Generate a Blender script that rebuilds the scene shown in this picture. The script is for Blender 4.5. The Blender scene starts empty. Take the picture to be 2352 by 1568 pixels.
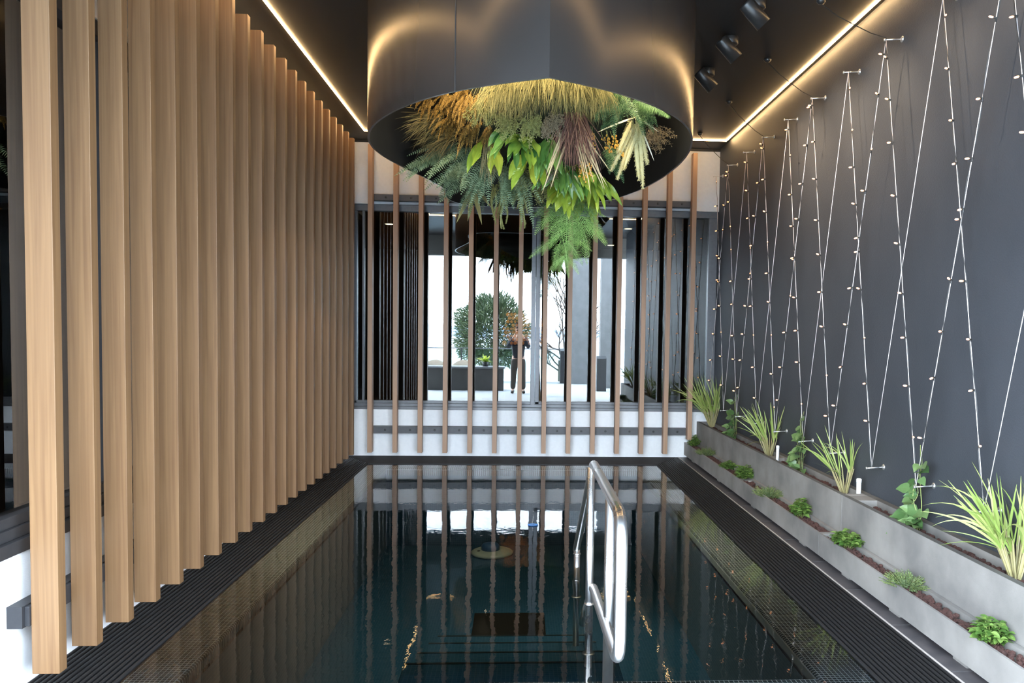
import bpy, bmesh, math, random
import numpy as np
from mathutils import Vector, Matrix

sc = bpy.context.scene
COL = sc.collection
PI = math.pi
random.seed(7)

# ------------------------------------------------------------------ camera
CAM = Vector((0.0, 0.0, 1.6))
RX = Vector((0.99833854, -0.05588313, 0.01404384))     # image right
RY = Vector((0.01140175, -0.04731993, -0.99881471))    # image down
RZ = Vector((0.05648144, 0.99731535, -0.04660414))     # view direction
FPX, CX, CY = 1810.7, 1294.4, 846.9
cd = bpy.data.cameras.new('camera')
cd.sensor_width = 36.0
cd.lens = FPX / 2352 * 36.0
cd.shift_x = (1176 - CX) / 2352
cd.shift_y = (CY - 784) / 2352
cd.clip_start = 0.05
cd.clip_end = 6000
cam = bpy.data.objects.new('camera', cd)
COL.objects.link(cam)
cam.matrix_world = Matrix(((RX.x, -RY.x, -RZ.x, CAM.x), (RX.y, -RY.y, -RZ.y, CAM.y),
                           (RX.z, -RY.z, -RZ.z, CAM.z), (0, 0, 0, 1)))
sc.camera = cam


def ray(px, py):
    return RX * ((px - CX) / FPX) + RY * ((py - CY) / FPX) + RZ


def at(px, py, Y):
    d = ray(px, py)
    return CAM + d * (Y / d.y)


def atz(px, py, z):
    d = ray(px, py)
    return CAM + d * ((z - CAM.z) / d.z)


# ------------------------------------------------------------------ world, sun, exposure
sc.view_settings.view_transform = 'Standard'
sc.view_settings.look = 'None'
sc.view_settings.exposure = 0.0
sc.view_settings.gamma = 1.0
sc.view_settings.use_curve_mapping = False
wd = bpy.data.worlds.new('sky')
sc.world = wd
wd.use_nodes = True
wn = wd.node_tree.nodes
bg = wn['Background']
tc = wn.new('ShaderNodeTexCoord')
sx = wn.new('ShaderNodeSeparateXYZ')
rp = wn.new('ShaderNodeValToRGB')
wd.node_tree.links.new(tc.outputs['Generated'], sx.inputs[0])
wd.node_tree.links.new(sx.outputs['Z'], rp.inputs[0])
wd.node_tree.links.new(rp.outputs[0], bg.inputs['Color'])
rp.color_ramp.elements[0].position = 0.0
rp.color_ramp.elements[0].color = (0.80, 0.895, 1.0, 1)
rp.color_ramp.elements[1].position = 0.7
rp.color_ramp.elements[1].color = (0.62, 0.80, 1.0, 1)
bg.inputs['Strength'].default_value = 31.0
sd = bpy.data.lights.new('sun', 'SUN')
sd.energy = 15.0
sd.angle = 0.02
sd.color = (1.0, 0.93, 0.82)
sun = bpy.data.objects.new('sun', sd)
COL.objects.link(sun)
sun.rotation_euler = (math.radians(45), 0, math.radians(-45))   # from the terrace side
# portals across the open terrace side: they give no light of their own, they only guide the sampling of the sky
for loc, sz, rot in (((0, .28, 1.75), (11.0, 3.5), (-PI / 2, 0, PI)), ((-5.5, 1.15, 1.95), (1.7, 3.9), (PI / 2, 0, -PI / 2)), ((5.5, 1.15, 1.95), (1.7, 3.9), (PI / 2, 0, PI / 2))):
    pd = bpy.data.lights.new('sky_portal', 'AREA')
    pd.shape = 'RECTANGLE'
    pd.size, pd.size_y = sz
    pd.cycles.is_portal = True
    po = bpy.data.objects.new('sky_portal', pd)
    COL.objects.link(po)
    po.location = loc
    po.rotation_euler = rot
sc.cycles.max_bounces = 10
sc.cycles.diffuse_bounces = 5
sc.cycles.glossy_bounces = 5
sc.cycles.transmission_bounces = 6
sc.cycles.transparent_max_bounces = 10
sc.cycles.sample_clamp_indirect = 25.0
sc.cycles.caustics_reflective = False
sc.cycles.caustics_refractive = False


# ------------------------------------------------------------------ materials
def nodes_of(name):
    m = bpy.data.materials.new(name)
    m.use_nodes = True
    return m, m.node_tree.nodes, m.node_tree.links, m.node_tree.nodes['Principled BSDF']


def mat(name, c1, c2=None, scale=8.0, rough=0.6, metal=0.0, spec=0.5, stretch=(1, 1, 1), bump=0.0, bscale=None,
        detail=4.0, emit=None, estr=0.0, sss=0.0, trans=0.0, r2=None):
    m, n, l, b = nodes_of(name)
    b.inputs['Roughness'].default_value = rough
    b.inputs['Metallic'].default_value = metal
    b.inputs['Specular IOR Level'].default_value = spec
    c2 = c2 or tuple(v * 0.85 for v in c1)
    t = n.new('ShaderNodeTexCoord')
    mp = n.new('ShaderNodeMapping')
    mp.inputs['Scale'].default_value = stretch
    nz = n.new('ShaderNodeTexNoise')
    nz.inputs['Scale'].default_value = scale
    nz.inputs['Detail'].default_value = detail
    r = n.new('ShaderNodeValToRGB')
    r.color_ramp.elements[0].position = 0.3
    r.color_ramp.elements[1].position = 0.7
    r.color_ramp.elements[0].color = (*c1, 1)
    r.color_ramp.elements[1].color = (*c2, 1)
    l.new(t.outputs['Object'], mp.inputs[0])
    l.new(mp.outputs[0], nz.inputs['Vector'])
    if trans:
        ge = n.new('ShaderNodeNewGeometry')
        mi = n.new('ShaderNodeMix')
        mi.inputs[0].default_value = 0.62
        l.new(nz.outputs['Fac'], mi.inputs[2])
        l.new(ge.outputs['Random Per Island'], mi.inputs[3])
        l.new(mi.outputs[0], r.inputs[0])
    else:
        l.new(nz.outputs['Fac'], r.inputs[0])
    l.new(r.outputs[0], b.inputs['Base Color'])
    if r2 is not None:
        mr = n.new('ShaderNodeMapRange')
        mr.inputs[3].default_value = rough
        mr.inputs[4].default_value = r2
        l.new(nz.outputs['Fac'], mr.inputs[0])
        l.new(mr.outputs[0], b.inputs['Roughness'])
    if bump:
        bp = n.new('ShaderNodeBump')
        bp.inputs['Strength'].default_value = bump
        bp.inputs['Distance'].default_value = 0.01
        if bscale:
            n2 = n.new('ShaderNodeTexNoise')
            n2.inputs['Scale'].default_value = bscale
            n2.inputs['Detail'].default_value = 3
            l.new(mp.outputs[0], n2.inputs['Vector'])
            l.new(n2.outputs['Fac'], bp.inputs['Height'])
        else:
            l.new(nz.outputs['Fac'], bp.inputs['Height'])
        l.new(bp.outputs[0], b.inputs['Normal'])
    if emit:
        b.inputs['Emission Color'].default_value = (*emit, 1)
        b.inputs['Emission Strength'].default_value = estr
    if trans:
        # thin leaf: part of the light passes through
        tr = n.new('ShaderNodeBsdfTranslucent')
        l.new(r.outputs[0], tr.inputs['Color'])
        mx = n.new('ShaderNodeMixShader')
        mx.inputs[0].default_value = trans
        l.new(b.outputs[0], mx.inputs[1])
        l.new(tr.outputs[0], mx.inputs[2])
        l.new(mx.outputs[0], n['Material Output'].inputs['Surface'])
    return m


def wood_mat(name, c1, c2, c3):
    m, n, l, b = nodes_of(name)
    t = n.new('ShaderNodeTexCoord')
    oi = n.new('ShaderNodeObjectInfo')
    ad = n.new('ShaderNodeVectorMath')
    ad.operation = 'ADD'
    cmb = n.new('ShaderNodeCombineXYZ')
    ml = n.new('ShaderNodeMath')
    ml.operation = 'MULTIPLY'
    ml.inputs[1].default_value = 37.0
    l.new(oi.outputs['Random'], ml.inputs[0])
    l.new(ml.outputs[0], cmb.inputs[0])
    l.new(ml.outputs[0], cmb.inputs[1])
    l.new(t.outputs['Object'], ad.inputs[0])
    l.new(cmb.outputs[0], ad.inputs[1])
    mp = n.new('ShaderNodeMapping')
    mp.inputs['Scale'].default_value = (60, 60, 1.2)
    l.new(ad.outputs[0], mp.inputs[0])
    nz = n.new('ShaderNodeTexNoise')
    nz.inputs['Scale'].default_value = 1.0
    nz.inputs['Detail'].default_value = 6
    nz.inputs['Distortion'].default_value = 0.6
    l.new(mp.outputs[0], nz.inputs['Vector'])
    mp2 = n.new('ShaderNodeMapping')
    mp2.inputs['Scale'].default_value = (4, 4, 0.5)
    l.new(ad.outputs[0], mp2.inputs[0])
    n2 = n.new('ShaderNodeTexNoise')
    n2.inputs['Scale'].default_value = 1.0
    l.new(mp2.outputs[0], n2.inputs['Vector'])
    r = n.new('ShaderNodeValToRGB')
    r.color_ramp.elements[0].position = 0.28
    r.color_ramp.elements[1].position = 0.72
    r.color_ramp.elements[0].color = (*c1, 1)
    r.color_ramp.elements[1].color = (*c2, 1)
    l.new(nz.outputs['Fac'], r.inputs[0])
    mx = n.new('ShaderNodeMix')
    mx.data_type = 'RGBA'
    l.new(n2.outputs['Fac'], mx.inputs[0])
    l.new(r.outputs[0], mx.inputs[6])
    mx.inputs[7].default_value = (*c3, 1)
    mm = n.new('ShaderNodeMath')
    mm.operation = 'MULTIPLY'
    mm.inputs[1].default_value = 0.7
    l.new(n2.outputs['Fac'], mm.inputs[0])
    l.new(mm.outputs[0], mx.inputs[0])
    l.new(mx.outputs[2], b.inputs['Base Color'])
    b.inputs['Roughness'].default_value = 0.5
    bp = n.new('ShaderNodeBump')
    bp.inputs['Strength'].default_value = 0.12
    bp.inputs['Distance'].default_value = 0.003
    l.new(nz.outputs['Fac'], bp.inputs['Height'])
    l.new(bp.outputs[0], b.inputs['Normal'])
    return m


def mosaic_mat(name, rot, tile=0.0228, c1=(0.034, 0.056, 0.066), c2=(0.070, 0.100, 0.112), mo=(0.84, 0.92, 0.94), ms=0.0021):
    m, n, l, b = nodes_of(name)
    t = n.new('ShaderNodeTexCoord')
    mp = n.new('ShaderNodeMapping')
    mp.inputs['Rotation'].default_value = rot
    mp.inputs['Location'].default_value = (0.0055, 0.003, 0)
    br = n.new('ShaderNodeTexBrick')
    br.offset = 0.0
    br.inputs['Scale'].default_value = 1.0
    br.inputs['Brick Width'].default_value = tile
    br.inputs['Row Height'].default_value = tile
    br.inputs['Mortar Size'].default_value = ms
    br.inputs['Mortar Smooth'].default_value = 0.1
    br.inputs['Color1'].default_value = (*c1, 1)
    br.inputs['Color2'].default_value = (*c2, 1)
    br.inputs['Mortar'].default_value = (*mo, 1)
    l.new(t.outputs['Object'], mp.inputs[0])
    l.new(mp.outputs[0], br.inputs['Vector'])
    l.new(br.outputs['Color'], b.inputs['Base Color'])
    b.inputs['Roughness'].default_value = 0.25
    return m


def glass_mat(name, tint, add, ior=1.5, rough=0.0, pw=1.0):
    m, n, l, b = nodes_of(name)
    tr = n.new('ShaderNodeBsdfTransparent')
    tr.inputs[0].default_value = (*tint, 1)
    gl = n.new('ShaderNodeBsdfGlossy')
    gl.inputs['Roughness'].default_value = rough
    gl.inputs['Color'].default_value = (0.95, 0.98, 1.0, 1)
    fr = n.new('ShaderNodeFresnel')
    fr.inputs['IOR'].default_value = ior
    ad = n.new('ShaderNodeMath')
    ad.operation = 'ADD'
    ad.use_clamp = True
    ad.inputs[1].default_value = add
    l.new(fr.outputs[0], ad.inputs[0])
    mx = n.new('ShaderNodeMixShader')
    l.new(ad.outputs[0], mx.inputs[0])
    l.new(tr.outputs[0], mx.inputs[1])
    l.new(gl.outputs[0], mx.inputs[2])
    l.new(mx.outputs[0], n['Material Output'].inputs['Surface'])
    return m


def water_mat():
    m, n, l, b = nodes_of('pool water')
    t = n.new('ShaderNodeTexCoord')
    mp = n.new('ShaderNodeMapping')
    mp.inputs['Scale'].default_value = (1.0, 0.75, 1.0)
    nz = n.new('ShaderNodeTexNoise')
    nz.inputs['Scale'].default_value = 5.0
    nz.inputs['Detail'].default_value = 3.0
    n2 = n.new('ShaderNodeTexNoise')
    n2.inputs['Scale'].default_value = 31.0
    n2.inputs['Detail'].default_value = 2.0
    l.new(t.outputs['Object'], mp.inputs[0])
    l.new(mp.outputs[0], nz.inputs['Vector'])
    l.new(mp.outputs[0], n2.inputs['Vector'])
    ma = n.new('ShaderNodeMath')
    ma.operation = 'MULTIPLY_ADD'
    ma.inputs[1].default_value = 0.22
    l.new(n2.outputs['Fac'], ma.inputs[0])
    l.new(nz.outputs['Fac'], ma.inputs[2])
    bp = n.new('ShaderNodeBump')
    bp.inputs['Strength'].default_value = 0.10
    bp.inputs['Distance'].default_value = 0.008
    l.new(ma.outputs[0], bp.inputs['Height'])
    tr = n.new('ShaderNodeBsdfTransparent')
    tr.inputs[0].default_value = (0.86, 0.95, 1.0, 1)
    gl = n.new('ShaderNodeBsdfGlossy')
    gl.inputs['Roughness'].default_value = 0.0
    gl.inputs['Color'].default_value = (1, 1, 1, 1)
    fr = n.new('ShaderNodeFresnel')
    fr.inputs['IOR'].default_value = 1.37
    l.new(bp.outputs[0], gl.inputs['Normal'])
    l.new(bp.outputs[0], fr.inputs['Normal'])
    mx = n.new('ShaderNodeMixShader')
    l.new(fr.outputs[0], mx.inputs[0])
    l.new(tr.outputs[0], mx.inputs[1])
    l.new(gl.outputs[0], mx.inputs[2])
    l.new(mx.outputs[0], n['Material Output'].inputs['Surface'])
    return m


def emit_mat(name, col, s, sample=True):
    m, n, l, b = nodes_of(name)
    b.inputs['Base Color'].default_value = (0.8, 0.8, 0.8, 1)
    b.inputs['Emission Color'].default_value = (*col, 1)
    b.inputs['Emission Strength'].default_value = s
    if not sample:
        m.cycles.emission_sampling = 'NONE'
    return m


M = {}
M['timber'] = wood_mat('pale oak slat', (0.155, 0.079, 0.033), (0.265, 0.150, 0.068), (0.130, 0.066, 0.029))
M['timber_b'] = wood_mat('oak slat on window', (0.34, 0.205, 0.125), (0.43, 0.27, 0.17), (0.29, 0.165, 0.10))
M['white'] = mat('white render', (0.80, 0.81, 0.82), (0.76, 0.77, 0.785), 30, 0.85, bump=0.15, bscale=220)
M['dark_wall'] = mat('charcoal plaster', (0.048, 0.052, 0.061), (0.038, 0.042, 0.050), 3.0, 0.55, bump=0.22, bscale=170, stretch=(1, 1, 0.6))
M['ceil'] = mat('black ceiling', (0.010, 0.010, 0.011), (0.0075, 0.0075, 0.008), 20, 0.5, bump=0.08, bscale=200)
M['soffit'] = mat('grey soffit', (0.085, 0.085, 0.08), (0.075, 0.075, 0.07), 6, 0.8)
M['frame'] = mat('grey aluminium', (0.14, 0.145, 0.155), (0.12, 0.125, 0.135), 30, 0.4, metal=0.3)
M['rail'] = mat('anthracite rail', (0.070, 0.071, 0.078), (0.060, 0.061, 0.067), 40, 0.5, bump=0.05)
M['frame_d'] = mat('dark aluminium', (0.030, 0.029, 0.031), (0.024, 0.024, 0.026), 30, 0.45)
M['rail_d'] = mat('black rail', (0.026, 0.026, 0.029), (0.021, 0.021, 0.024), 40, 0.5, bump=0.05)
M['bolt'] = mat('black bolt', (0.02, 0.02, 0.022), None, 40, 0.4)
M['grate'] = mat('black grating', (0.0045, 0.0042, 0.0046), (0.008, 0.0075, 0.008), 18, 0.6, bump=0.2, bscale=160)
M['pit'] = mat('dark channel', (0.006, 0.006, 0.007), None, 10, 0.9)
M['slate'] = mat('slate tile', (0.045, 0.042, 0.045), (0.10, 0.088, 0.088), 14, 0.35, bump=0.1, bscale=60, r2=0.6, detail=8)
M['joint'] = mat('pale joint', (0.50, 0.44, 0.40), None, 30, 0.6)
M['concrete'] = mat('fair concrete', (0.305, 0.280, 0.255), (0.150, 0.140, 0.130), 2.6, 0.8, bump=0.12, bscale=120, detail=12)
M['rim'] = mat('weathered concrete rim', (0.115, 0.108, 0.098), (0.08, 0.075, 0.068), 12.0, 0.8, bump=0.15, bscale=90, detail=8)
M['lava'] = mat('lava gravel', (0.085, 0.034, 0.026), (0.045, 0.021, 0.017), 40, 0.95, bump=0.5, bscale=300)
M['steel'] = mat('polished steel', (0.80, 0.79, 0.78), (0.74, 0.73, 0.72), 6, 0.22, metal=1.0, r2=0.36)
M['wire'] = mat('steel rope', (0.95, 0.86, 0.81), (0.88, 0.79, 0.74), 200, 0.4, metal=0.0)
M['peg'] = mat('brushed peg', (0.75, 0.75, 0.75), (0.65, 0.65, 0.65), 60, 0.3, metal=0.9)
M['cable'] = mat('black cable', (0.018, 0.017, 0.016), (0.04, 0.037, 0.033), 90, 0.5)
M['drum'] = mat('black bronze sheet', (0.050, 0.046, 0.043), (0.045, 0.041, 0.039), 1.2, 0.23, metal=0.35, spec=0.55)
M['liner'] = mat('black liner', (0.008, 0.008, 0.008), (0.012, 0.012, 0.012), 10, 0.7, bump=0.1)
M['lip'] = mat('bright sheet edge', (0.32, 0.31, 0.30), None, 10, 0.3, metal=0.9)
M['spot'] = mat('black spot', (0.022, 0.021, 0.020), (0.030, 0.029, 0.028), 30, 0.34)
M['core'] = mat('dark planting foam', (0.012, 0.016, 0.008), (0.03, 0.03, 0.014), 25, 0.95, bump=0.5)
M['plastic'] = mat('white plastic pipe', (0.85, 0.85, 0.84), (0.8, 0.8, 0.8), 10, 0.4)
M['mos_xy'] = mosaic_mat('mosaic flat', (0, 0, 0))
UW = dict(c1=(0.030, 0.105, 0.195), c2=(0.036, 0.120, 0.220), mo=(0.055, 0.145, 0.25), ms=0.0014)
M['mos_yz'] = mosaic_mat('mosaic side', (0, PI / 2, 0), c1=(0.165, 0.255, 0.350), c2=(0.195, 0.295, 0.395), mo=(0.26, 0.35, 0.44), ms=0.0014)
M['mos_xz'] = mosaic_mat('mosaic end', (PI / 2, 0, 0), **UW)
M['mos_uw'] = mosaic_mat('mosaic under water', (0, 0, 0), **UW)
M['riser_line'] = mat('dark step edge', (0.012, 0.028, 0.042), (0.016, 0.034, 0.050), 20, 0.5)
M['plate'] = mat('black plate', (0.004, 0.004, 0.004), (0.006, 0.006, 0.006), 20, 0.6)
M['disc'] = mat('pale green plastic', (0.60, 0.72, 0.66), (0.52, 0.64, 0.60), 10, 0.4)
M['blue'] = mat('blue plastic', (0.05, 0.16, 0.38), (0.04, 0.13, 0.32), 10, 0.35)
M['water'] = water_mat()
M['glass'] = glass_mat('window glass', (0.60, 0.63, 0.62), 0.10)
M['glass_r'] = glass_mat('railing glass', (0.80, 0.90, 0.88), 0.03)
M['led'] = emit_mat('warm led diffuser', (1.0, 0.63, 0.28), 54.0)
M['bulb'] = emit_mat('warm bulb', (1.0, 0.36, 0.10), 4.2, False)
M['lens'] = emit_mat('spot lens', (1.0, 0.78, 0.52), 8.0, False)
M['lamp'] = emit_mat('lantern glow', (1.0, 0.70, 0.30), 6.0)
M['gold'] = mat('brass', (0.55, 0.38, 0.12), (0.45, 0.30, 0.10), 20, 0.3, metal=1.0)
M['deck'] = mat('pale terrace paving', (0.33, 0.33, 0.325), (0.29, 0.29, 0.285), 4, 0.7)
M['in_wall'] = mat('dark interior', (0.020, 0.019, 0.019), (0.015, 0.015, 0.015), 4, 0.8)
M['in_wood'] = mat('brown panel', (0.045, 0.024, 0.015), (0.03, 0.017, 0.010), 3, 0.6, stretch=(8, 8, 0.6))
M['log'] = mat('log bark', (0.16, 0.09, 0.045), (0.09, 0.05, 0.03), 20, 0.9)
M['log_end'] = mat('cut log end', (0.75, 0.36, 0.10), (0.58, 0.25, 0.06), 30, 0.8)
M['counter'] = mat('oak counter', (0.42, 0.26, 0.13), (0.32, 0.19, 0.09), 3, 0.4, stretch=(8, 1, 8))
M['wicker'] = mat('wicker', (0.34, 0.27, 0.20), (0.22, 0.17, 0.12), 60, 0.8, bump=0.5)
M['dark_box'] = mat('dark planter box', (0.06, 0.055, 0.05), (0.045, 0.04, 0.038), 6, 0.6)
M['column'] = mat('grey column', (0.17, 0.17, 0.17), (0.13, 0.13, 0.13), 5, 0.8)
M['black'] = mat('satin black', (0.02, 0.02, 0.022), None, 10, 0.5)
M['sea'] = mat('sea', (0.30, 0.38, 0.45), (0.26, 0.34, 0.41), 0.05, 0.25)
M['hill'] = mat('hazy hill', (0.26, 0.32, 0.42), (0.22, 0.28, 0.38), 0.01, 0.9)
M['bark'] = mat('tree bark', (0.07, 0.055, 0.045), (0.05, 0.04, 0.03), 20, 0.9)
M['skin'] = mat('skin', (0.55, 0.34, 0.25), (0.50, 0.30, 0.22), 20, 0.55)
M['jacket'] = mat('navy jacket', (0.012, 0.014, 0.022), (0.02, 0.022, 0.03), 60, 0.85, bump=0.2)
M['trousers'] = mat('taupe trousers', (0.085, 0.07, 0.06), (0.065, 0.055, 0.046), 60, 0.9, bump=0.2)
M['hair'] = mat('dark hair', (0.025, 0.018, 0.013), None, 80, 0.6)
M['shoe'] = mat('dark shoe', (0.03, 0.022, 0.02), None, 30, 0.5)


def leafmat(name, c1, c2, rough=0.45, scale=9, tr=0.25, spec=0.5):
    return mat(name, c1, c2, scale, rough, spec=spec, trans=tr)


M['olive'] = leafmat('olive grass', (0.13, 0.12, 0.035), (0.40, 0.34, 0.13), 0.7)
M['gold_fern'] = leafmat('golden fern', (0.15, 0.085, 0.014), (0.36, 0.21, 0.045), 0.7)
M['spiky'] = leafmat('bronze green grass', (0.10, 0.09, 0.03), (0.27, 0.21, 0.09), 0.7)
M['moss'] = leafmat('pale moss sprig', (0.28, 0.28, 0.09), (0.40, 0.39, 0.14), 0.7)
M['boston'] = leafmat('grey green fern', (0.12, 0.185, 0.095), (0.28, 0.36, 0.21), 0.5)
M['broad'] = leafmat('glossy leaf', (0.07, 0.17, 0.025), (0.34, 0.43, 0.05), 0.26, 12, 0.25)
M['broad_d'] = leafmat('dark glossy leaf', (0.03, 0.095, 0.02), (0.15, 0.27, 0.05), 0.26, 12, 0.2)
M['lime'] = leafmat('lime leaf', (0.20, 0.32, 0.03), (0.48, 0.52, 0.06), 0.28, 12, 0.3)
M['burg'] = leafmat('burgundy grass', (0.075, 0.028, 0.022), (0.24, 0.12, 0.075), 0.7)
M['strap'] = leafmat('dry strap leaf', (0.50, 0.40, 0.22), (0.38, 0.30, 0.16), 0.6)
M['berry'] = mat('orange berry', (0.62, 0.26, 0.02), (0.75, 0.42, 0.06), 30, 0.35)
M['cycad'] = leafmat('comb fern', (0.055, 0.13, 0.05), (0.14, 0.24, 0.10), 0.5)
M['fox'] = leafmat('cream foxtail', (0.60, 0.50, 0.20), (0.70, 0.62, 0.34), 0.85, 30)
M['cream'] = leafmat('cream ribbon leaf', (0.78, 0.70, 0.50), (0.85, 0.78, 0.60), 0.5)
M['amar'] = leafmat('olive tassel', (0.20, 0.20, 0.06), (0.30, 0.28, 0.10), 0.8, 40)
M['sword'] = leafmat('rusty sword leaf', (0.24, 0.23, 0.06), (0.33, 0.24, 0.09), 0.6)
M['bright'] = leafmat('bright green fern', (0.24, 0.42, 0.11), (0.42, 0.60, 0.20), 0.45)
M['dry'] = leafmat('dry sprig', (0.34, 0.27, 0.17), (0.26, 0.20, 0.12), 0.8, 30)
M['lemon'] = leafmat('lemongrass', (0.26, 0.36, 0.08), (0.46, 0.50, 0.17), 0.5, 6)
M['stalk'] = leafmat('straw stalk', (0.44, 0.38, 0.17), (0.50, 0.45, 0.24), 0.6, 8)
M['vine'] = leafmat('heart leaf', (0.06, 0.13, 0.04), (0.17, 0.27, 0.10), 0.35, 12)
M['stem'] = leafmat('green stem', (0.24, 0.30, 0.08), (0.34, 0.38, 0.14), 0.5)
M['mint'] = leafmat('mint leaf', (0.065, 0.14, 0.025), (0.17, 0.27, 0.06), 0.45, 22)
M['thyme'] = leafmat('thyme leaf', (0.07, 0.12, 0.04), (0.15, 0.20, 0.09), 0.6, 30)
M['tree'] = leafmat('evergreen leaf', (0.03, 0.055, 0.022), (0.075, 0.10, 0.045), 0.5, 2)


# ------------------------------------------------------------------ mesh helpers
class MB:
    def __init__(s):
        s.v = []
        s.f = []

    def add(s, vs, fs):
        o = len(s.v)
        s.v.extend([tuple(p) for p in vs])
        s.f.extend([tuple(i + o for i in f) for f in fs])

    def box(s, a, b, bev=0.0):
        x0, y0, z0 = (min(a[i], b[i]) for i in range(3))
        x1, y1, z1 = (max(a[i], b[i]) for i in range(3))
        if bev <= 0:
            s.add([(x0, y0, z0), (x1, y0, z0), (x1, y1, z0), (x0, y1, z0), (x0, y0, z1), (x1, y0, z1), (x1, y1, z1), (x0, y1, z1)],
                  [(0, 3, 2, 1), (4, 5, 6, 7), (0, 1, 5, 4), (1, 2, 6, 5), (2, 3, 7, 6), (3, 0, 4, 7)])
        else:
            bm = bmesh.new()
            bmesh.ops.create_cube(bm, size=1)
            for v in bm.verts:
                v.co = Vector(((x0 + x1) / 2 + v.co.x * (x1 - x0), (y0 + y1) / 2 + v.co.y * (y1 - y0), (z0 + z1) / 2 + v.co.z * (z1 - z0)))
            bmesh.ops.bevel(bm, geom=bm.edges[:], offset=bev, segments=2, affect='EDGES', profile=0.6)
            s.bm(bm)

    def bm(s, bm):
        bm.verts.ensure_lookup_table()
        bm.verts.index_update()
        s.add([v.co.copy() for v in bm.verts], [[v.index for v in f.verts] for f in bm.faces])
        bm.free()

    def tube(s, pts, r, seg=8, cap=True):
        pts = [Vector(p) for p in pts]
        n = len(pts)
        rr = r if isinstance(r, (list, tuple)) else [r] * n
        t0 = (pts[1] - pts[0]).normalized()
        ref = Vector((0, 0, 1)) if abs(t0.z) < 0.9 else Vector((1, 0, 0))
        u = t0.cross(ref).normalized()
        vs, fs = [], []
        for i in range(n):
            t = (pts[min(i + 1, n - 1)] - pts[max(i - 1, 0)])
            t = t.normalized() if t.length > 1e-9 else t0
            u = (u - t * u.dot(t))
            u = u.normalized() if u.length > 1e-6 else t.orthogonal().normalized()
            w = t.cross(u)
            for k in range(seg):
                a = 2 * PI * k / seg
                vs.append(pts[i] + (u * math.cos(a) + w * math.sin(a)) * rr[i])
        for i in range(n - 1):
            for k in range(seg):
                k2 = (k + 1) % seg
                fs.append((i * seg + k, i * seg + k2, (i + 1) * seg + k2, (i + 1) * seg + k))
        if cap:
            fs.append(tuple(reversed(range(seg))))
            fs.append(tuple((n - 1) * seg + k for k in range(seg)))
        s.add(vs, fs)

    def sphere(s, c, r, sub=1, jit=0.0, sq=(1, 1, 1)):
        vs, fs = ICO[sub]
        c = Vector(c)
        s.add([c + Vector((v[0] * sq[0], v[1] * sq[1], v[2] * sq[2])) * r * (1 + random.uniform(-jit, jit)) for v in vs], fs)

    def blade(s, p, d, L, w, droop=0.5, n=6, up=None, tip=0.7, base=0.5):
        p = Vector(p)
        d = Vector(d).normalized()
        up = up or Vector((random.uniform(-1, 1), random.uniform(-1, 1), 0.6))
        side = d.cross(up)
        side = side.normalized() if side.length > 1e-5 else d.orthogonal().normalized()
        vs, fs = [], []
        for i in range(n + 1):
            t = i / n
            ww = w * 0.5 * (base + (1 - base) * min(1, t * 3)) * ((1 - t) ** tip if t < 1 else 0.0)
            ww = max(ww, w * 0.02)
            vs += [p - side * ww, p + side * ww]
            p = p + d * (L / n)
            d = (d + Vector((0, 0, -droop / n))).normalized()
        for i in range(n):
            fs.append((2 * i, 2 * i + 1, 2 * i + 3, 2 * i + 2))
        s.add(vs, fs)

    def leaf(s, p, d, L, w, droop=0.4, n=8, up=None, fold=0.25, ruf=0.0, shape=0.8, petiole=0.0, pr=0.002):
        p = Vector(p)
        d = Vector(d).normalized()
        if petiole:
            q = p + d * petiole
            s.tube([p, q], pr, 4, False)
            p = q
        up = Vector(up) if up is not None else Vector((random.uniform(-.4, .4), random.uniform(-.4, .4), 1))
        vs, fs = [], []
        ph = random.uniform(0, 6)
        for i in range(n + 1):
            t = i / n
            side = d.cross(up)
            side = side.normalized() if side.length > 1e-5 else d.orthogonal().normalized()
            nn = side.cross(d).normalized()
            ww = w * 0.5 * max(math.sin(PI * min(1, t ** shape)), 0.02)
            rz = ruf * w * math.sin(t * 14 + ph)
            rz2 = ruf * w * math.sin(t * 14 + ph + 2)
            vs += [p - side * ww + nn * (fold * ww + rz), p - side * ww * .5 + nn * fold * ww * .35, p, p + side * ww * .5 + nn * fold * ww * .35, p + side * ww + nn * (fold * ww + rz2)]
            p = p + d * (L / n)
            d = (d + Vector((0, 0, -droop / n))).normalized()
        for i in range(n):
            for k in range(4):
                a = 5 * i + k
                fs.append((a, a + 1, a + 6, a + 5))
        s.add(vs, fs)

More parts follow.
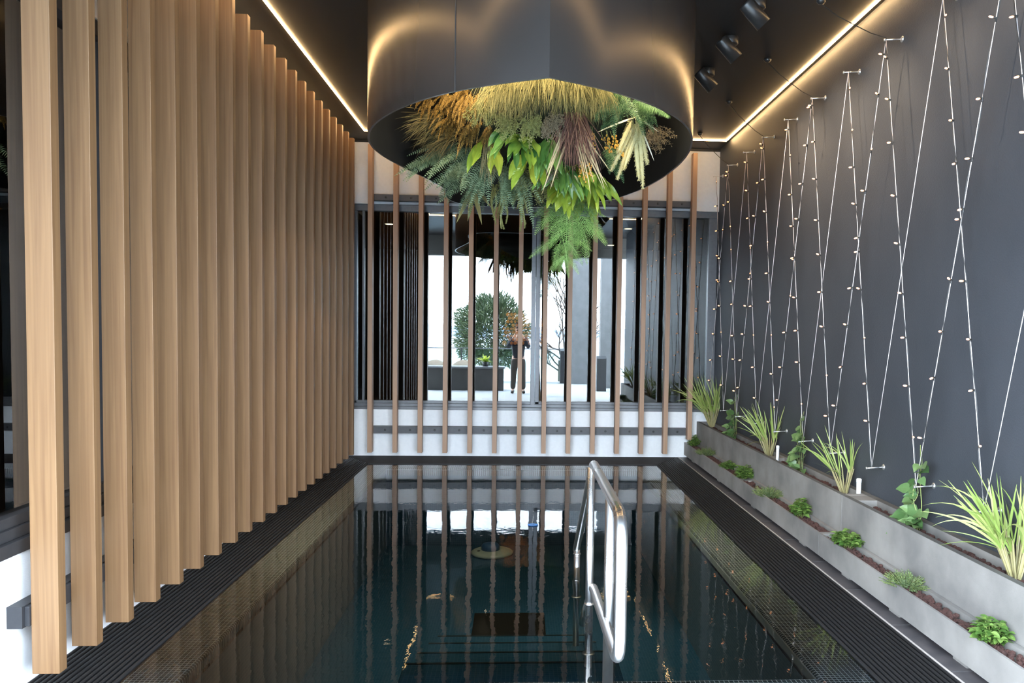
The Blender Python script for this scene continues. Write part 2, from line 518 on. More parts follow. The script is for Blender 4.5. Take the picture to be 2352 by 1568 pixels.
    def frond(s, p, d, L, wid, droop=0.6, npin=26, nrm=None, start=0.12, pw=0.8, fwd=0.35, rr=0.0025, pdroop=0.3, tipw=0.05):
        p = Vector(p)
        d = Vector(d).normalized()
        nrm = Vector(nrm) if nrm is not None else Vector((0, -1, .4))
        pts, ds = [p.copy()], [d.copy()]
        n = 16
        for i in range(n):
            p = p + d * (L / n)
            d = (d + Vector((0, 0, -droop / n))).normalized()
            pts.append(p.copy())
            ds.append(d.copy())
        s.tube(pts, [rr * (1 - .75 * i / n) for i in range(n + 1)], 4, False)
        for k in range(npin):
            t = start + (1 - start) * (k + .5) / npin
            x = t * n
            i = min(int(x), n - 1)
            c = pts[i].lerp(pts[i + 1], x - i)
            dd = ds[i]
            sd_ = dd.cross(nrm).normalized()
            u = (t - start) / (1 - start)
            prof = (min(1, u * 5 + .45)) * (1 - u) ** .75 + tipw
            ln = wid * prof
            for sg in (-1, 1):
                e = (sd_ * sg + dd * fwd + Vector((0, 0, -random.uniform(0, pdroop)))).normalized()
                w_ = L * (1 - start) / npin * pw
                nn = sd_.cross(dd)
                a = c
                b1 = c + e * ln * .45
                t1 = c + e * ln + Vector((0, 0, -ln * pdroop * .3))
                o = dd * w_ * .5
                s.add([a - o * .7, a + o * .7, b1 + o + nn * .002, b1 - o - nn * .002, t1], [(0, 1, 2, 3), (3, 2, 4)])

    def build(s, name, m, parent=None, smooth=False, loc=None):
        me = bpy.data.meshes.new(name)
        v = s.v
        if loc is not None:
            v = [(a[0] - loc[0], a[1] - loc[1], a[2] - loc[2]) for a in v]
        me.from_pydata(v, [], s.f)
        me.materials.append(M[m] if isinstance(m, str) else m)
        if smooth:
            me.polygons.foreach_set('use_smooth', [True] * len(me.polygons))
        me.update()
        o = bpy.data.objects.new(name, me)
        COL.objects.link(o)
        if loc is not None:
            o.location = loc
        if parent is not None:
            o.parent = parent
            if loc is None:
                o.matrix_parent_inverse = Matrix.Translation(-Vector(parent.location))
        return o


def make_ico(sub):
    bm = bmesh.new()
    bmesh.ops.create_icosphere(bm, subdivisions=sub, radius=1)
    bm.verts.index_update()
    r = ([tuple(v.co) for v in bm.verts], [[v.index for v in f.verts] for f in bm.faces])
    bm.free()
    return r


ICO = {1: make_ico(1), 2: make_ico(2), 3: make_ico(3)}


def tag(o, label=None, cat=None, group=None, kind=None):
    if label:
        o['label'] = label
    if cat:
        o['category'] = cat
    if group:
        o['group'] = group
    if kind:
        o['kind'] = kind
    return o


def thing(name, label, cat, loc=(0, 0, 0), group=None, kind=None):
    o = bpy.data.objects.new(name, None)
    o.empty_display_size = 0.1
    COL.objects.link(o)
    o.location = loc
    return tag(o, label, cat, group, kind)


def struct(name, mb, m, label, cat, smooth=False):
    return tag(mb.build(name, m, None, smooth), label, cat, None, 'structure')


def lathe(mb, prof, c, axis=Vector((0, 0, 1)), seg=20):
    """prof: (radius, distance along axis) pairs"""
    axis = Vector(axis).normalized()
    u = axis.orthogonal().normalized()
    w = axis.cross(u)
    c = Vector(c)
    vs, fs = [], []
    for r, h in prof:
        for k in range(seg):
            a = 2 * PI * k / seg
            vs.append(c + axis * h + (u * math.cos(a) + w * math.sin(a)) * r)
    for i in range(len(prof) - 1):
        for k in range(seg):
            k2 = (k + 1) % seg
            fs.append((i * seg + k, i * seg + k2, (i + 1) * seg + k2, (i + 1) * seg + k))
    fs.append(tuple(reversed(range(seg))))
    fs.append(tuple((len(prof) - 1) * seg + k for k in range(seg)))
    mb.add(vs, fs)


ORD = ['first', 'second', 'third', 'fourth', 'fifth', 'sixth', 'seventh', 'eighth', 'ninth', 'tenth', 'eleventh', 'twelfth',
       'thirteenth', 'fourteenth', 'fifteenth', 'sixteenth', 'seventeenth', 'eighteenth', 'nineteenth', 'twentieth', 'twenty-first']

# ------------------------------------------------------------------ dimensions
XL, XR, YB, ZC = -2.18, 2.54, 10.08, 3.96        # slatted wall, plaster wall, window wall, ceiling
GL, GR, GY = -1.79, 1.69, 9.49                   # inner edges of the grating
PL, PR, PN, PF = -1.536, 1.43, 3.60, 9.25        # pool shaft
ZP = -0.93                                       # pool bottom as it appears through the water

# ------------------------------------------------------------------ room shell
b = MB(); b.box((XR, 1.4, -0.05), (XR + 0.15, YB + 0.2, ZC))
struct('wall_right', b, 'dark_wall', 'dark charcoal plaster wall behind the string lights and planters', 'wall')
b = MB()
b.box((XL - 0.15, 2.1, -0.05), (XL, YB, 0.60)); b.box((XL - 0.15, 2.1, 3.17), (XL, YB, 3.93))
b.box((XL - 0.15, 2.1, 0.6), (XL, 2.3, 3.17))
struct('wall_left', b, 'white', 'white rendered wall above and below the long dark window behind the timber slats', 'wall')
b = MB()
b.box((XL - 0.15, YB, -0.05), (XR, YB + 0.15, 0.589)); b.box((XL - 0.15, YB, 3.17), (XR, YB + 0.15, 3.93))
struct('wall_back', b, 'white', 'white rendered wall above and below the reflecting window at the far end', 'wall')
b = MB(); b.box((XL - 0.15, YB - 0.01, 3.93), (XR + 0.1, YB + 0.2, ZC)); b.box((XL - 0.15, 2.1, 3.93), (XL + 0.01, YB, ZC))
struct('trim_1', b, 'ceil', 'black trim band between the white walls and the black ceiling', 'trim')
b = MB(); b.box((XL - 0.15, 2.0, ZC), (XR + 0.15, YB + 0.2, ZC + 0.12)); b.box((-5.5, 0.3, ZC), (5.5, 2.0, ZC + 0.12))
struct('ceiling', b, 'ceil', 'black ceiling over the pool with warm light lines', 'ceiling')
b = MB(); b.box((-5.5, 0.3, 3.47), (5.5, 0.55, ZC))
struct('beam', b, 'soffit', 'grey beam over the open terrace side, mirrored in the window', 'beam')

# floor: dark slate strip beside the planters, terrace paving behind the pool
b = MB()
y = 2.4
while y < YB:
    y2 = min(y + 0.598, YB)
    b.box((GR + 0.392, y, -0.08), (XR, y2 - 0.004, 0.0))
    y += 0.602
struct('floor', b, 'slate', 'dark slate tile floor strip between the grating and the planters', 'floor')
b = MB(); b.box((GR + 0.384, 2.4, -0.03), (GR + 0.391, YB, 0.003))
struct('trim_2', b, 'joint', 'thin pale edging line between grating and slate floor', 'trim')
b = MB(); b.box((-5.5, -5.5, -0.2), (5.5, 2.19, -0.02)); b.box((GL, 2.19, -0.2), (GR, 2.98, -0.015))
struct('floor_terrace', b, 'deck', 'pale terrace paving mirrored in the window', 'floor')

# windows
def window(name, boxes, pane, label, m='frame'):
    f = MB()
    for a, c in boxes:
        f.box(a, c, 0.004)
    fr = tag(f.build(name, m), label, 'window', None, 'structure')
    p = MB(); p.box(*pane)
    p.build('pane', 'glass', fr)
    return fr


window('window_1', [((XL - .1, YB + .005, .589), (XR, YB + .13, .625)), ((XL - .1, YB + .03, .625), (XR, YB + .13, .665)), ((XL - .1, YB + .045, .665), (XR, YB + .13, .70)),
                    ((XL - .1, YB + .03, 3.09), (XR, YB + .13, 3.17)), ((XL - .1, YB + .045, .66), (-2.055, YB + .13, 3.12)), ((-1.99, YB + .05, .66), (-1.965, YB + .13, 3.12)),
                    ((.149, YB + .03, .66), (.203, YB + .13, 3.12)), ((.207, YB + .045, .66), (.261, YB + .13, 3.12)), ((2.43, YB + .045, .66), (XR, YB + .13, 3.12))],
       ((XL, YB + .085, .66), (XR, YB + .097, 3.12)), 'wide dark window reflecting sky and terrace on the far wall')
bx = [((XL - .13, 2.3, .60), (XL + .012, YB, .66)), ((XL - .13, 2.3, .66), (XL - .015, YB, .71)), ((XL - .13, 2.3, .71), (XL - .03, YB, .76)), ((XL - .13, 2.3, 3.09), (XL - .01, YB, 3.17))]
for yy in (2.3, 4.35, 6.4, 8.2, 9.95):
    bx.append(((XL - .13, yy, .7), (XL - .03, yy + .06, 3.12)))
window('window_2', bx, ((XL - .09, 2.3, .7), (XL - .078, YB, 3.12)), 'long dark window in the side wall behind the timber slats', 'frame_d')

# rooms behind the glass
b = MB()
b.box((-5.2, 16.0, -.05), (4.0, 16.1, 3.4)); b.box((4.0, YB + .2, -.05), (4.1, 16.1, 3.4)); b.box((-5.3, 2.1, -.05), (-5.2, 16.1, 3.4))
b.box((-5.2, 2.0, -.05), (XL - .15, 2.1, 3.4)); b.box((XR, YB + .15, -.05), (4.0, YB + .25, 3.4))
struct('wall_interior', b, 'in_wall', 'dark walls of the unlit room behind the glass', 'wall')
b = MB(); b.box((-5.2, 2.1, -.06), (XL - .15, YB + .15, 0)); b.box((-5.2, YB + .15, -.06), (4.0, 16.0, 0))
struct('floor_interior', b, 'in_wall', 'dark floor of the room behind the glass', 'floor')
b = MB(); b.box((-5.2, 2.1, 3.2), (XL - .15, YB + .15, 3.3)); b.box((-5.2, YB + .15, 3.2), (4.0, 16.0, 3.3))
struct('ceiling_interior', b, 'in_wall', 'dark ceiling of the room behind the glass', 'ceiling')
b = MB(); b.box((0.9, 15.2, 0), (3.4, 15.3, 3.2))
struct('wall_panel', b, 'in_wood', 'brown timber wall panel deep in the room behind the far window', 'wall')

# ------------------------------------------------------------------ timber slats
SY0, SP, ST = 3.480, 0.3036, 0.058
slat0 = None
for k in range(21):
    if slat0 is None:
        b = MB(); b.box((-2.095, 0, .085), (-1.98, ST, 3.855), 0.0025)
        slat0 = b.build('timber_slat', 'timber')
        o = slat0
    else:
        o = slat0.copy(); COL.objects.link(o)
    o.location = (0, SY0 + SP * k, 0)
    tag(o, 'oak slat on the side wall, %s from the handrail end' % ORD[k] if k < 11 else
        'oak slat on the side wall, %s from the window wall corner' % ORD[20 - k], 'slat', 'oak slats along the side wall')
bs0 = None
for k in range(14):
    z0 = 0.07 if k < 13 else 0.255
    if k in (0, 13):
        b = MB(); b.box((0, 9.86, z0), (0.056, 9.97, 3.86), 0.0025)
        o = b.build('timber_slat', 'timber_b')
        if k == 0:
            bs0 = o
    else:
        o = bs0.copy(); COL.objects.link(o)
    o.location = (-1.872 + .3091 * k, 0, 0)
    tag(o, ('oak slat in front of the far window, %s from the slatted side wall' % ORD[k]) if k < 13 else
        'short oak slat in front of the far window, ending above the planter corner', 'slat', 'oak slats across the far window')


def rail(name, lab, a, c, bolts, axis):
    t = thing(name, lab, 'rail', ((a[0] + c[0]) / 2, (a[1] + c[1]) / 2, a[2]))
    b = MB(); b.box(a, c, 0.002)
    b.build('bar', 'rail', t)
    for q in bolts:
        e = MB(); lathe(e, [(0.0135, 0), (0.0135, 0.004), (0.008, 0.007)], q, axis, 12)
        e.build('bolt', 'bolt', t)


bo = [-1.872 + .3091 * (k + .65) for k in range(13)]
rail('mounting_rail', 'low grey rail with bolts behind the slats below the far window', (-1.85, 9.972, .300), (2.16, YB, .385), [(x, 9.972, .343) for x in bo], (0, -1, 0))
rail('mounting_rail', 'high grey rail with bolts behind the slats above the far window', (-1.85, 9.972, 3.20), (2.16, YB, 3.275), [(x, 9.972, 3.238) for x in bo], (0, -1, 0))
for nm, z0, lab in (('mounting_rail', .295, 'low grey rail behind the slats of the side wall'), ('mounting_rail', 3.42, 'high grey rail behind the slats of the side wall')):
    t = thing(nm, lab, 'rail', (-2.13, 3.45, z0))
    b = MB(); b.box((XL, 3.45, z0), (-2.115, 9.75, z0 + .095), 0.002)
    b.build('bar', 'rail_d', t)
    b = MB(); b.box((-2.115, 3.47, z0 + .004), (-2.096, 9.7, z0 + .09), 0.001)
    b.build('fixing_strip', 'rail_d', t)

# ------------------------------------------------------------------ gratings
def grating(lab, bars, pit, ties):
    t = thing('overflow_grating', lab, 'grating', bars[0][0])
    b = MB()
    for a, c in bars:
        b.add(*bar_prism(a, c))
    for a, c in ties:
        b.box(a, c)
    b.build('grate', 'grate', t)
    p = MB(); p.box(*pit)
    p.build('channel', 'pit', t)


def bar_prism(a, c):
    """a rounded-top bar from a to c (centre line at the top), 17 mm wide"""
    a = Vector(a); c = Vector(c)
    d = (c - a).normalized()
    w = Vector((d.y, -d.x, 0)) * 0.0085
    pr = [(-1, -.03), (-1, -.004), (-.6, 0), (.6, 0), (1, -.004), (1, -.03)]
    vs = [a + w * u + Vector((0, 0, h)) for u, h in pr] + [c + w * u + Vector((0, 0, h)) for u, h in pr]
    n = len(pr)
    fs = [(i, i + 1, n + i + 1, n + i) for i in range(n - 1)] + [tuple(range(n))[::-1], tuple(n + i for i in range(n))]
    return vs, fs


NB = 14
bl = [((GL - .012 - .376 * u, 2.2, 0), (GL - .012 - .376 * u, GY + .57 * u + .01, 0)) for u in [i / (NB - 1) for i in range(NB)]]
ties = [((XL, 2.2 + .45 * i, -.03), (GL, 2.215 + .45 * i, -.018)) for i in range(17)]
grating('black slotted grating under the oak slats along the side wall', bl, ((XL, 2.2, -.09), (GL - .002, YB, -.08)), ties)
br_ = [((GR + .012 + .362 * u, 2.2, 0), (GR + .012 + .362 * u, GY + .57 * u + .01, 0)) for u in [i / (NB - 1) for i in range(NB)]]
ties = [((GR, 2.2 + .45 * i, -.03), (GR + .38, 2.215 + .45 * i, -.018)) for i in range(17)]
grating('black slotted grating between the pool and the concrete planters', br_, ((GR + .002, 2.2, -.09), (GR + .384, YB, -.08)), ties)
NBB = 20
bb = [((GL - .376 * u - .002, GY + .012 + .566 * u, 0), (GR + .37 * u + .002, GY + .012 + .566 * u, 0)) for u in [i / (NBB - 1) for i in range(NBB)]]
grating('black slotted grating below the far window wall', bb, ((GL, GY + .002, -.09), (GR, YB, -.08)), [((GL + .1 + .4 * i, GY, -.03), (GL + .115 + .4 * i, YB, -.018)) for i in range(9)])

# ------------------------------------------------------------------ pool
pool = thing('swimming_pool', 'dark mosaic plunge pool sunk in the floor', 'pool', (0, 6.5, 0))
LZ = -0.022


def prism(mb, prof, axis, a, c):
    """sweep a closed 2-D profile ((u, z) pairs) along x or y"""
    n = len(prof)
    if axis == 'y':
        vs = [(u, a, z) for u, z in prof] + [(u, c, z) for u, z in prof]
    else:
        vs = [(a, u, z) for u, z in prof] + [(c, u, z) for u, z in prof]
    mb.add(vs, [(i, (i + 1) % n, n + (i + 1) % n, n + i) for i in range(n)] + [tuple(range(n))[::-1], tuple(n + i for i in range(n))])


b = MB()
RN = .018
prism(b, [(GL, LZ - .08), (GL, LZ), (PL - RN, LZ), (PL - RN * .3, LZ - RN * .3), (PL, LZ - RN), (PL, LZ - .08)], 'y', 3.0, GY)
prism(b, [(GR, LZ - .08), (GR, LZ), (PR + RN, LZ), (PR + RN * .3, LZ - RN * .3), (PR, LZ - RN), (PR, LZ - .08)], 'y', 3.0, GY)
prism(b, [(3.0, LZ - .08), (3.0, LZ), (PN - RN, LZ), (PN - RN * .3, LZ - RN * .3), (PN, LZ - RN), (PN, LZ - .08)], 'x', PL, PR)
prism(b, [(GY, LZ - .08), (GY, LZ), (PF + RN, LZ), (PF, LZ - RN), (PF, LZ - .08)], 'x', PL, PR)
b.build('mosaic_ledge', 'mos_xy', pool)
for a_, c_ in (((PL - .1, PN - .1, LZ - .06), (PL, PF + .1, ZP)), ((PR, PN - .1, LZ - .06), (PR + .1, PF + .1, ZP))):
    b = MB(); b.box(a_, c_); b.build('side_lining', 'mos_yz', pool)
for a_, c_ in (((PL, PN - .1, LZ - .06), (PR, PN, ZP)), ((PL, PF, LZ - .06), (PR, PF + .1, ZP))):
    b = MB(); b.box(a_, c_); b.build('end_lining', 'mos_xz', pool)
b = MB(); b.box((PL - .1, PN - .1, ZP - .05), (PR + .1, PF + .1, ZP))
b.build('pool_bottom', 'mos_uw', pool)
for i, (yy, zz) in enumerate(((4.2, -.19), (4.79, -.375), (5.4, -.56), (6.0, -.745))):
    b = MB(); b.box((-.60, PN if i == 0 else (4.2, 4.79, 5.4)[i - 1], ZP), (.56, yy, zz), 0.006)
    st_ = b.build('pool_step', 'mos_uw', pool)
    b = MB(); b.box((-.60, yy - .018, zz), (.56, yy + .001, zz + .003)); b.build('step_riser_line', 'riser_line', st_)  # added dark strip paints the darker riser line along each step edge
b = MB(); b.box((-.37, 6.36, ZP), (.25, 6.97, ZP + .012), 0.003)
tag(b.build('drain_grate', 'plate'), 'flat black rectangular plate lying under water beyond the pool steps', 'drain')
dt = thing('floor_fitting', 'round pale disc with a blue cap lying under water near the far pool wall', 'pool fitting', (-.28, 8.88, ZP))
b = MB(); lathe(b, [(.20, 0), (.235, .01), (.235, .03), (.20, .045), (.12, .05)], (-.28, 8.88, ZP), (0, 0, 1), 40)
b.build('disc', 'disc', dt, True)
b = MB(); lathe(b, [(.105, .05), (.105, .09), (.085, .115), (.04, .125)], (-.30, 8.90, ZP), (0, 0, 1), 28)
b.build('cap', 'blue', dt, True)
b = MB(); lathe(b, [(.018, .044), (.018, .05)], (-.43, 8.84, ZP), (0, 0, 1), 12)
b.build('screw', 'plate', dt)
b = MB()
ring = [(0.13 + .04 * math.cos(a), 6.5 + .022 * math.sin(a), -.004) for a in [2 * PI * i / 24 for i in range(25)]]
b.tube(ring, .0045, 6, False)
tag(b.build('floating_ring', 'blue', None, True), 'tiny blue ring floating on the pool surface beside the reflected window mullion', 'ring')
b = MB(); nx, ny = 2, 2
b.add([(GL, 3.0, -.010), (GR, 3.0, -.010), (GR, GY, -.010), (GL, GY, -.010)], [(0, 1, 2, 3)])
tag(b.build('pool_water', 'water'), 'dark still pool water mirroring the slats and the window', 'water', None, 'stuff')
b = MB(); b.box((XL, 2.2, -.2), (GL, YB, -.1)); b.box((GR, 2.2, -.2), (XR, YB, -.1)); b.box((GL, GY, -.2), (GR, YB, -.1))
struct('floor_base', b, 'slate', 'dark floor slab around the pool', 'floor')

# ------------------------------------------------------------------ handrail
hr = thing('pool_handrail', 'bent polished steel handrail leading down the pool steps', 'handrail', (.395, 3.5, 0))
HX = .395


def fillet(pts, r, n=8):
    pts = [Vector(p) for p in pts]
    out = [pts[0]]
    for i in range(1, len(pts) - 1):
        a, c, e = pts[i - 1], pts[i], pts[i + 1]
        u = (a - c).normalized(); v = (e - c).normalized()
        ang = u.angle(v)
        rr = r[i - 1] if isinstance(r, (list, tuple)) else r
        t = min(rr / math.tan(ang / 2), (a - c).length * .49, (e - c).length * .49)
        p0 = c + u * t; p1 = c + v * t
        for k in range(n + 1):
            s_ = k / n
            out.append(p0 * (1 - s_) ** 2 + c * 2 * s_ * (1 - s_) + p1 * s_ ** 2)
    out.append(pts[-1])
    return out


R_ = .0242
b = MB()
b.tube(fillet([(HX + .015, 5.37, .10), (HX + .005, 4.12, .905), (HX, 2.93, .905), (HX, 2.93, .335), (HX + .012, 4.12, .245), (HX + .017, 4.80, -.20)], [.10, .14, .15, .10, .1]), R_, 20)
b.build('rail_tube', 'steel', hr, True)


def post(x, y, z0, z1, z_ring, r=R_):
    b = MB(); b.tube([(x, y, z0), (x, y, z1)], r, 18)
    p = b.build('post', 'steel', hr, True)
    for zr, rr in z_ring:
        b = MB(); lathe(b, [(r, -.003), (rr, -.002), (rr, .004), (r, .006)], (x, y, zr), (0, 0, 1), 24)
        b.build('collar', 'steel', p, True)


post(HX + .024, 3.50, -.02, .885, [(.26, .028)])
post(HX - .006, 4.14, -.20, .885, [(-.12, .034), (.15, .027)], .021)
post(HX + .018, 5.34, -.56, .11, [(-.22, .034), (.08, .026)], .021)

# ------------------------------------------------------------------ planters
def trough(x0, x1, y0, y1, z0, z1, tf, tb, te, dep, cross=()):
    b = MB()
    b.box((x0, y0, z0), (x1, y1, z1 - dep - .02))
    body = b
    r = MB()
    zz = z1 - dep - .02
    for a, c in (((x0, y0, zz), (x0 + tf, y1, z1)), ((x1 - tb, y0, zz), (x1, y1, z1)), ((x0 + tf, y0, zz), (x1 - tb, y0 + te, z1)), ((x0 + tf, y1 - te, zz), (x1 - tb, y1, z1))):
        r.box(a, c)
    for yc in cross:
        r.box((x0 + tf, yc - .06, zz), (x1 - tb, yc + .06, z1 - .012))
    return body, r


def solid(mb_list):
    """join boxes of one casting into one watertight looking mesh"""
    o = MB()
    for m_ in mb_list:
        o.add(m_.v, m_.f)
    return o


UX, UZ = 2.312, .466
LX, LZ1 = 2.152, .195
SPECS = [('upper', UX, XR - .003, 5.458, YB - .003, .0, UZ, .035, .05, .05, .045, (7.25,), 'long tall concrete planter against the dark wall, reaching the far white wall'),
         ('upper', UX, XR - .003, 2.6, 5.450, .0, UZ, .038, .05, .17, .045, (), 'tall concrete planter against the dark wall, at the handrail end'),
         ('lower', LX, UX - .004, 5.458, YB - .003, .034, LZ1, .014, .028, .02, .03, (7.55,), 'long low concrete planter in front of the tall one, reaching the far white wall'),
         ('lower', LX, UX - .004, 2.6, 5.450, .034, LZ1, .014, .028, .02, .03, (), 'low concrete planter in front of the tall one, at the handrail end')]
for kind, x0, x1, y0, y1, z0, z1, tf, tb, te, dep, cr, lab in SPECS:
    t = thing('concrete_planter', lab, 'planter', ((x0 + x1) / 2, (y0 + y1) / 2, 0))
    body, rim = trough(x0, x1, y0, y1, z0, z1, tf, tb, te, dep, cr)
    # walls belong to the body; the rim is the weathered top skin
    bd = solid([body, rim])
    bd.build('trough', 'concrete', t)
    if kind == 'upper':
        e = MB()
        for a, c in (((x0 + .001, y0 + .001, z1), (x0 + tf, y1 - .001, z1 + .0015)), ((x1 - tb, y0 + .001, z1), (x1, y1 - .001, z1 + .0015))):
            e.box(a, c)
        e.build('rim', 'rim', t)
    else:
        for i in range(4):
            yy = y0 + .35 + i * (y1 - y0 - .8) / 3
            e = MB(); e.box((x0 + .03, yy, 0), (x0 + .12, yy + .12, z0))
            e.build('foot', 'concrete', t)
    # gravel
    g = MB()
    rnd = random.Random(int(y0 * 100) + (1 if kind == 'upper' else 2))
    yl = max(y0, 3.0)
    segs = []
    ys = [yl + te if yl == y0 else yl] + [q for cc in cr for q in (cc - .06, cc + .06)] + [y1 - te]
    for i in range(0, len(ys), 2):
        segs.append((ys[i], ys[i + 1]))
    zb = z1 - dep + (.0 if kind == 'upper' else .008)
    for (ya, yb_) in segs:
        n = int((yb_ - ya) * (x1 - tb - x0 - tf) / .00042)
        for _ in range(n):
            rr = rnd.uniform(.010, .019)
            g.sphere((rnd.uniform(x0 + tf + rr * .8, x1 - tb - rr * .8), rnd.uniform(ya + rr, yb_ - rr), zb - .008 + rnd.uniform(-.004, .010)), rr, 1, .12, (1, 1, .8))
    tag(g.build('lava_gravel', 'lava'), {'upper': 'red brown lava gravel filling the tall planter ', 'lower': 'red brown lava gravel filling the low planter '}[kind] +
        ('by the far white wall' if y0 > 5 else 'at the handrail end'), 'gravel', None, 'stuff')

for (px, py0, py1, Y, lab) in ((1752, 1030, 990, 7.05, 'thin white capped pipe standing in the tall planter beside the middle grass clump'),
                               (1972, 1135, 1090, 5.53, 'white capped pipe standing where the two tall planters meet')):
    p0 = at(px, py0, Y); x = min(max(p0.x, UX + .06), XR - .075)
    h = (py0 - py1) / FPX * Y
    t = thing('drain_pipe', lab, 'pipe', (x, Y, UZ - .05))
    r0 = .013 if Y > 6 else .0165
    b = MB(); b.tube([(x, Y, UZ - .06), (x, Y, UZ - .035 + h)], r0, 14)
    b.build('tube', 'plastic', t, True)
    b = MB(); lathe(b, [(r0 * 1.15, -.03), (r0 * 1.15, -.006), (r0 * .8, 0)], (x, Y, UZ - .03 + h), (0, 0, 1), 14)
    b.build('cap', 'plastic', t, True)

# ------------------------------------------------------------------ potted plants
def lemongrass(lab, Y, h, n, lean=0.0, wide=.011, x=2.42, seed=1):
    random.seed(seed)
    z0 = UZ - .045
    t = thing('lemongrass', lab, 'plant', (x, Y, z0), 'lemongrass clumps in the tall planters')
    s_ = MB(); l_ = MB()
    for i in range(n):
        a = random.uniform(0, 2 * PI)
        r0 = random.uniform(0, .035)
        p = Vector((x + r0 * math.cos(a) * .8, Y + r0 * math.sin(a) * 1.3, z0))
        out = Vector((math.cos(a) * .35 - .10, math.sin(a) * .42 + lean, 1.0)).normalized()
        hs = h * random.uniform(.35, .5)
        s_.tube([p, p + out * hs * .5, p + out * hs], [.0055, .0045, .0035], 6)
        q = p + out * hs
        for k in range(random.randint(1, 2)):
            d = (out + Vector((random.uniform(-.5, .12), random.uniform(-.45, .45) + lean, random.uniform(-.1, .3)))).normalized()
            l_.blade(q - out * .03, d, h * random.uniform(.5, .85), wide * random.uniform(.6, 1.1), random.choice((.1, .2, .35, .9, 1.7)), 8, Vector((random.uniform(-.6, .3), -1, .2)), .55, .6)
    for i in range(max(3, n // 8)):
        d = Vector((random.uniform(-.7, -.2), random.uniform(-.7, .5), random.uniform(.3, .9)))
        l_.blade((x, Y, z0 + .1), d, h * random.uniform(.7, 1.0), wide * .55, random.uniform(.5, 1.2), 10, None, .6, .5)
    for q in (s_, l_):
        q.v = [(min(v[0], XR - .012), v[1], v[2]) for v in q.v]
    s_.build('stalks', 'stalk', t)
    l_.build('leaf_blades', 'lemon', t)


lemongrass('full lemongrass clump in the tall planter against the far white wall', 9.80, .60, 42, 0, .018, 2.44, 3)
lemongrass('lemongrass clump in the tall planter beside the thin white pipe', 7.50, .48, 22, .0, .016, 2.44, 4)
lemongrass('thin lemongrass clump beside the white pipe where the tall planters meet', 5.73, .46, 16, .05, .013, 2.445, 5)
lemongrass('tall lemongrass clump in the tall planter at the handrail end', 3.71, .50, 40, .02, .017, 2.455, 6)


def heart(mb, p, d, L, up):
    mb.leaf(p, d, L, L * .72, .5, 7, up, .18, .01, .55, petiole=.02, pr=.0015)


def climber(lab, Y, h, n, seed, x=2.45):
    random.seed(seed)
    z0 = UZ - .04
    t = thing('climbing_vine', lab, 'plant', (x, Y, z0), 'heart leaved climbers on the wires')
    s_ = MB(); l_ = MB()
    for k in range(4):
        pts = []
        ph = random.uniform(0, 6)
        hh = h * (1, .95, .6, .45)[k]
        for i in range(13):
            u = i / 12
            pts.append((x - .015 * math.sin(ph + u * 7) - .01 * k, Y + .03 * math.sin(ph * 2 + u * 9) * (1 - .4 * u) + (k - 1.5) * .015, z0 - .02 + hh * u))
        s_.tube(pts, [.0035 * (1 - .5 * i / 12) for i in range(13)], 5)
        for i in range(n):
            u = random.uniform(.08, .98)
            c = Vector(pts[int(u * 12)])
            a = random.uniform(-.2, PI + .2)
            d = Vector((-abs(math.sin(a)) * .8, math.cos(a) * 1.1, random.uniform(-.35, .5)))
            heart(l_, c, d, random.uniform(.07, .12), Vector((-.7, -.6, .6)))
    for i in range(5):
        a = random.uniform(0, 2 * PI)
        heart(l_, (x - .02, Y + random.uniform(-.09, .09), z0 + .03), Vector((-.8, math.cos(a), .3)), .10, Vector((-.4, -.4, .9)))
    for q in (s_, l_):
        q.v = [(min(v[0], XR - .012), v[1], v[2]) for v in q.v]
    s_.build('vine_stems', 'stem', t)
    l_.build('heart_leaves', 'vine', t)


climber('leafy heart leaved vine on the wire behind the far lemongrass clump', 8.75, .52, 8, 11)
climber('heart leaved vine on the wire between the two pipes', 6.65, .54, 8, 12)
climber('heart leaved vine in the tall planter below the long bare wire, handrail end', 4.66, .54, 7, 13)


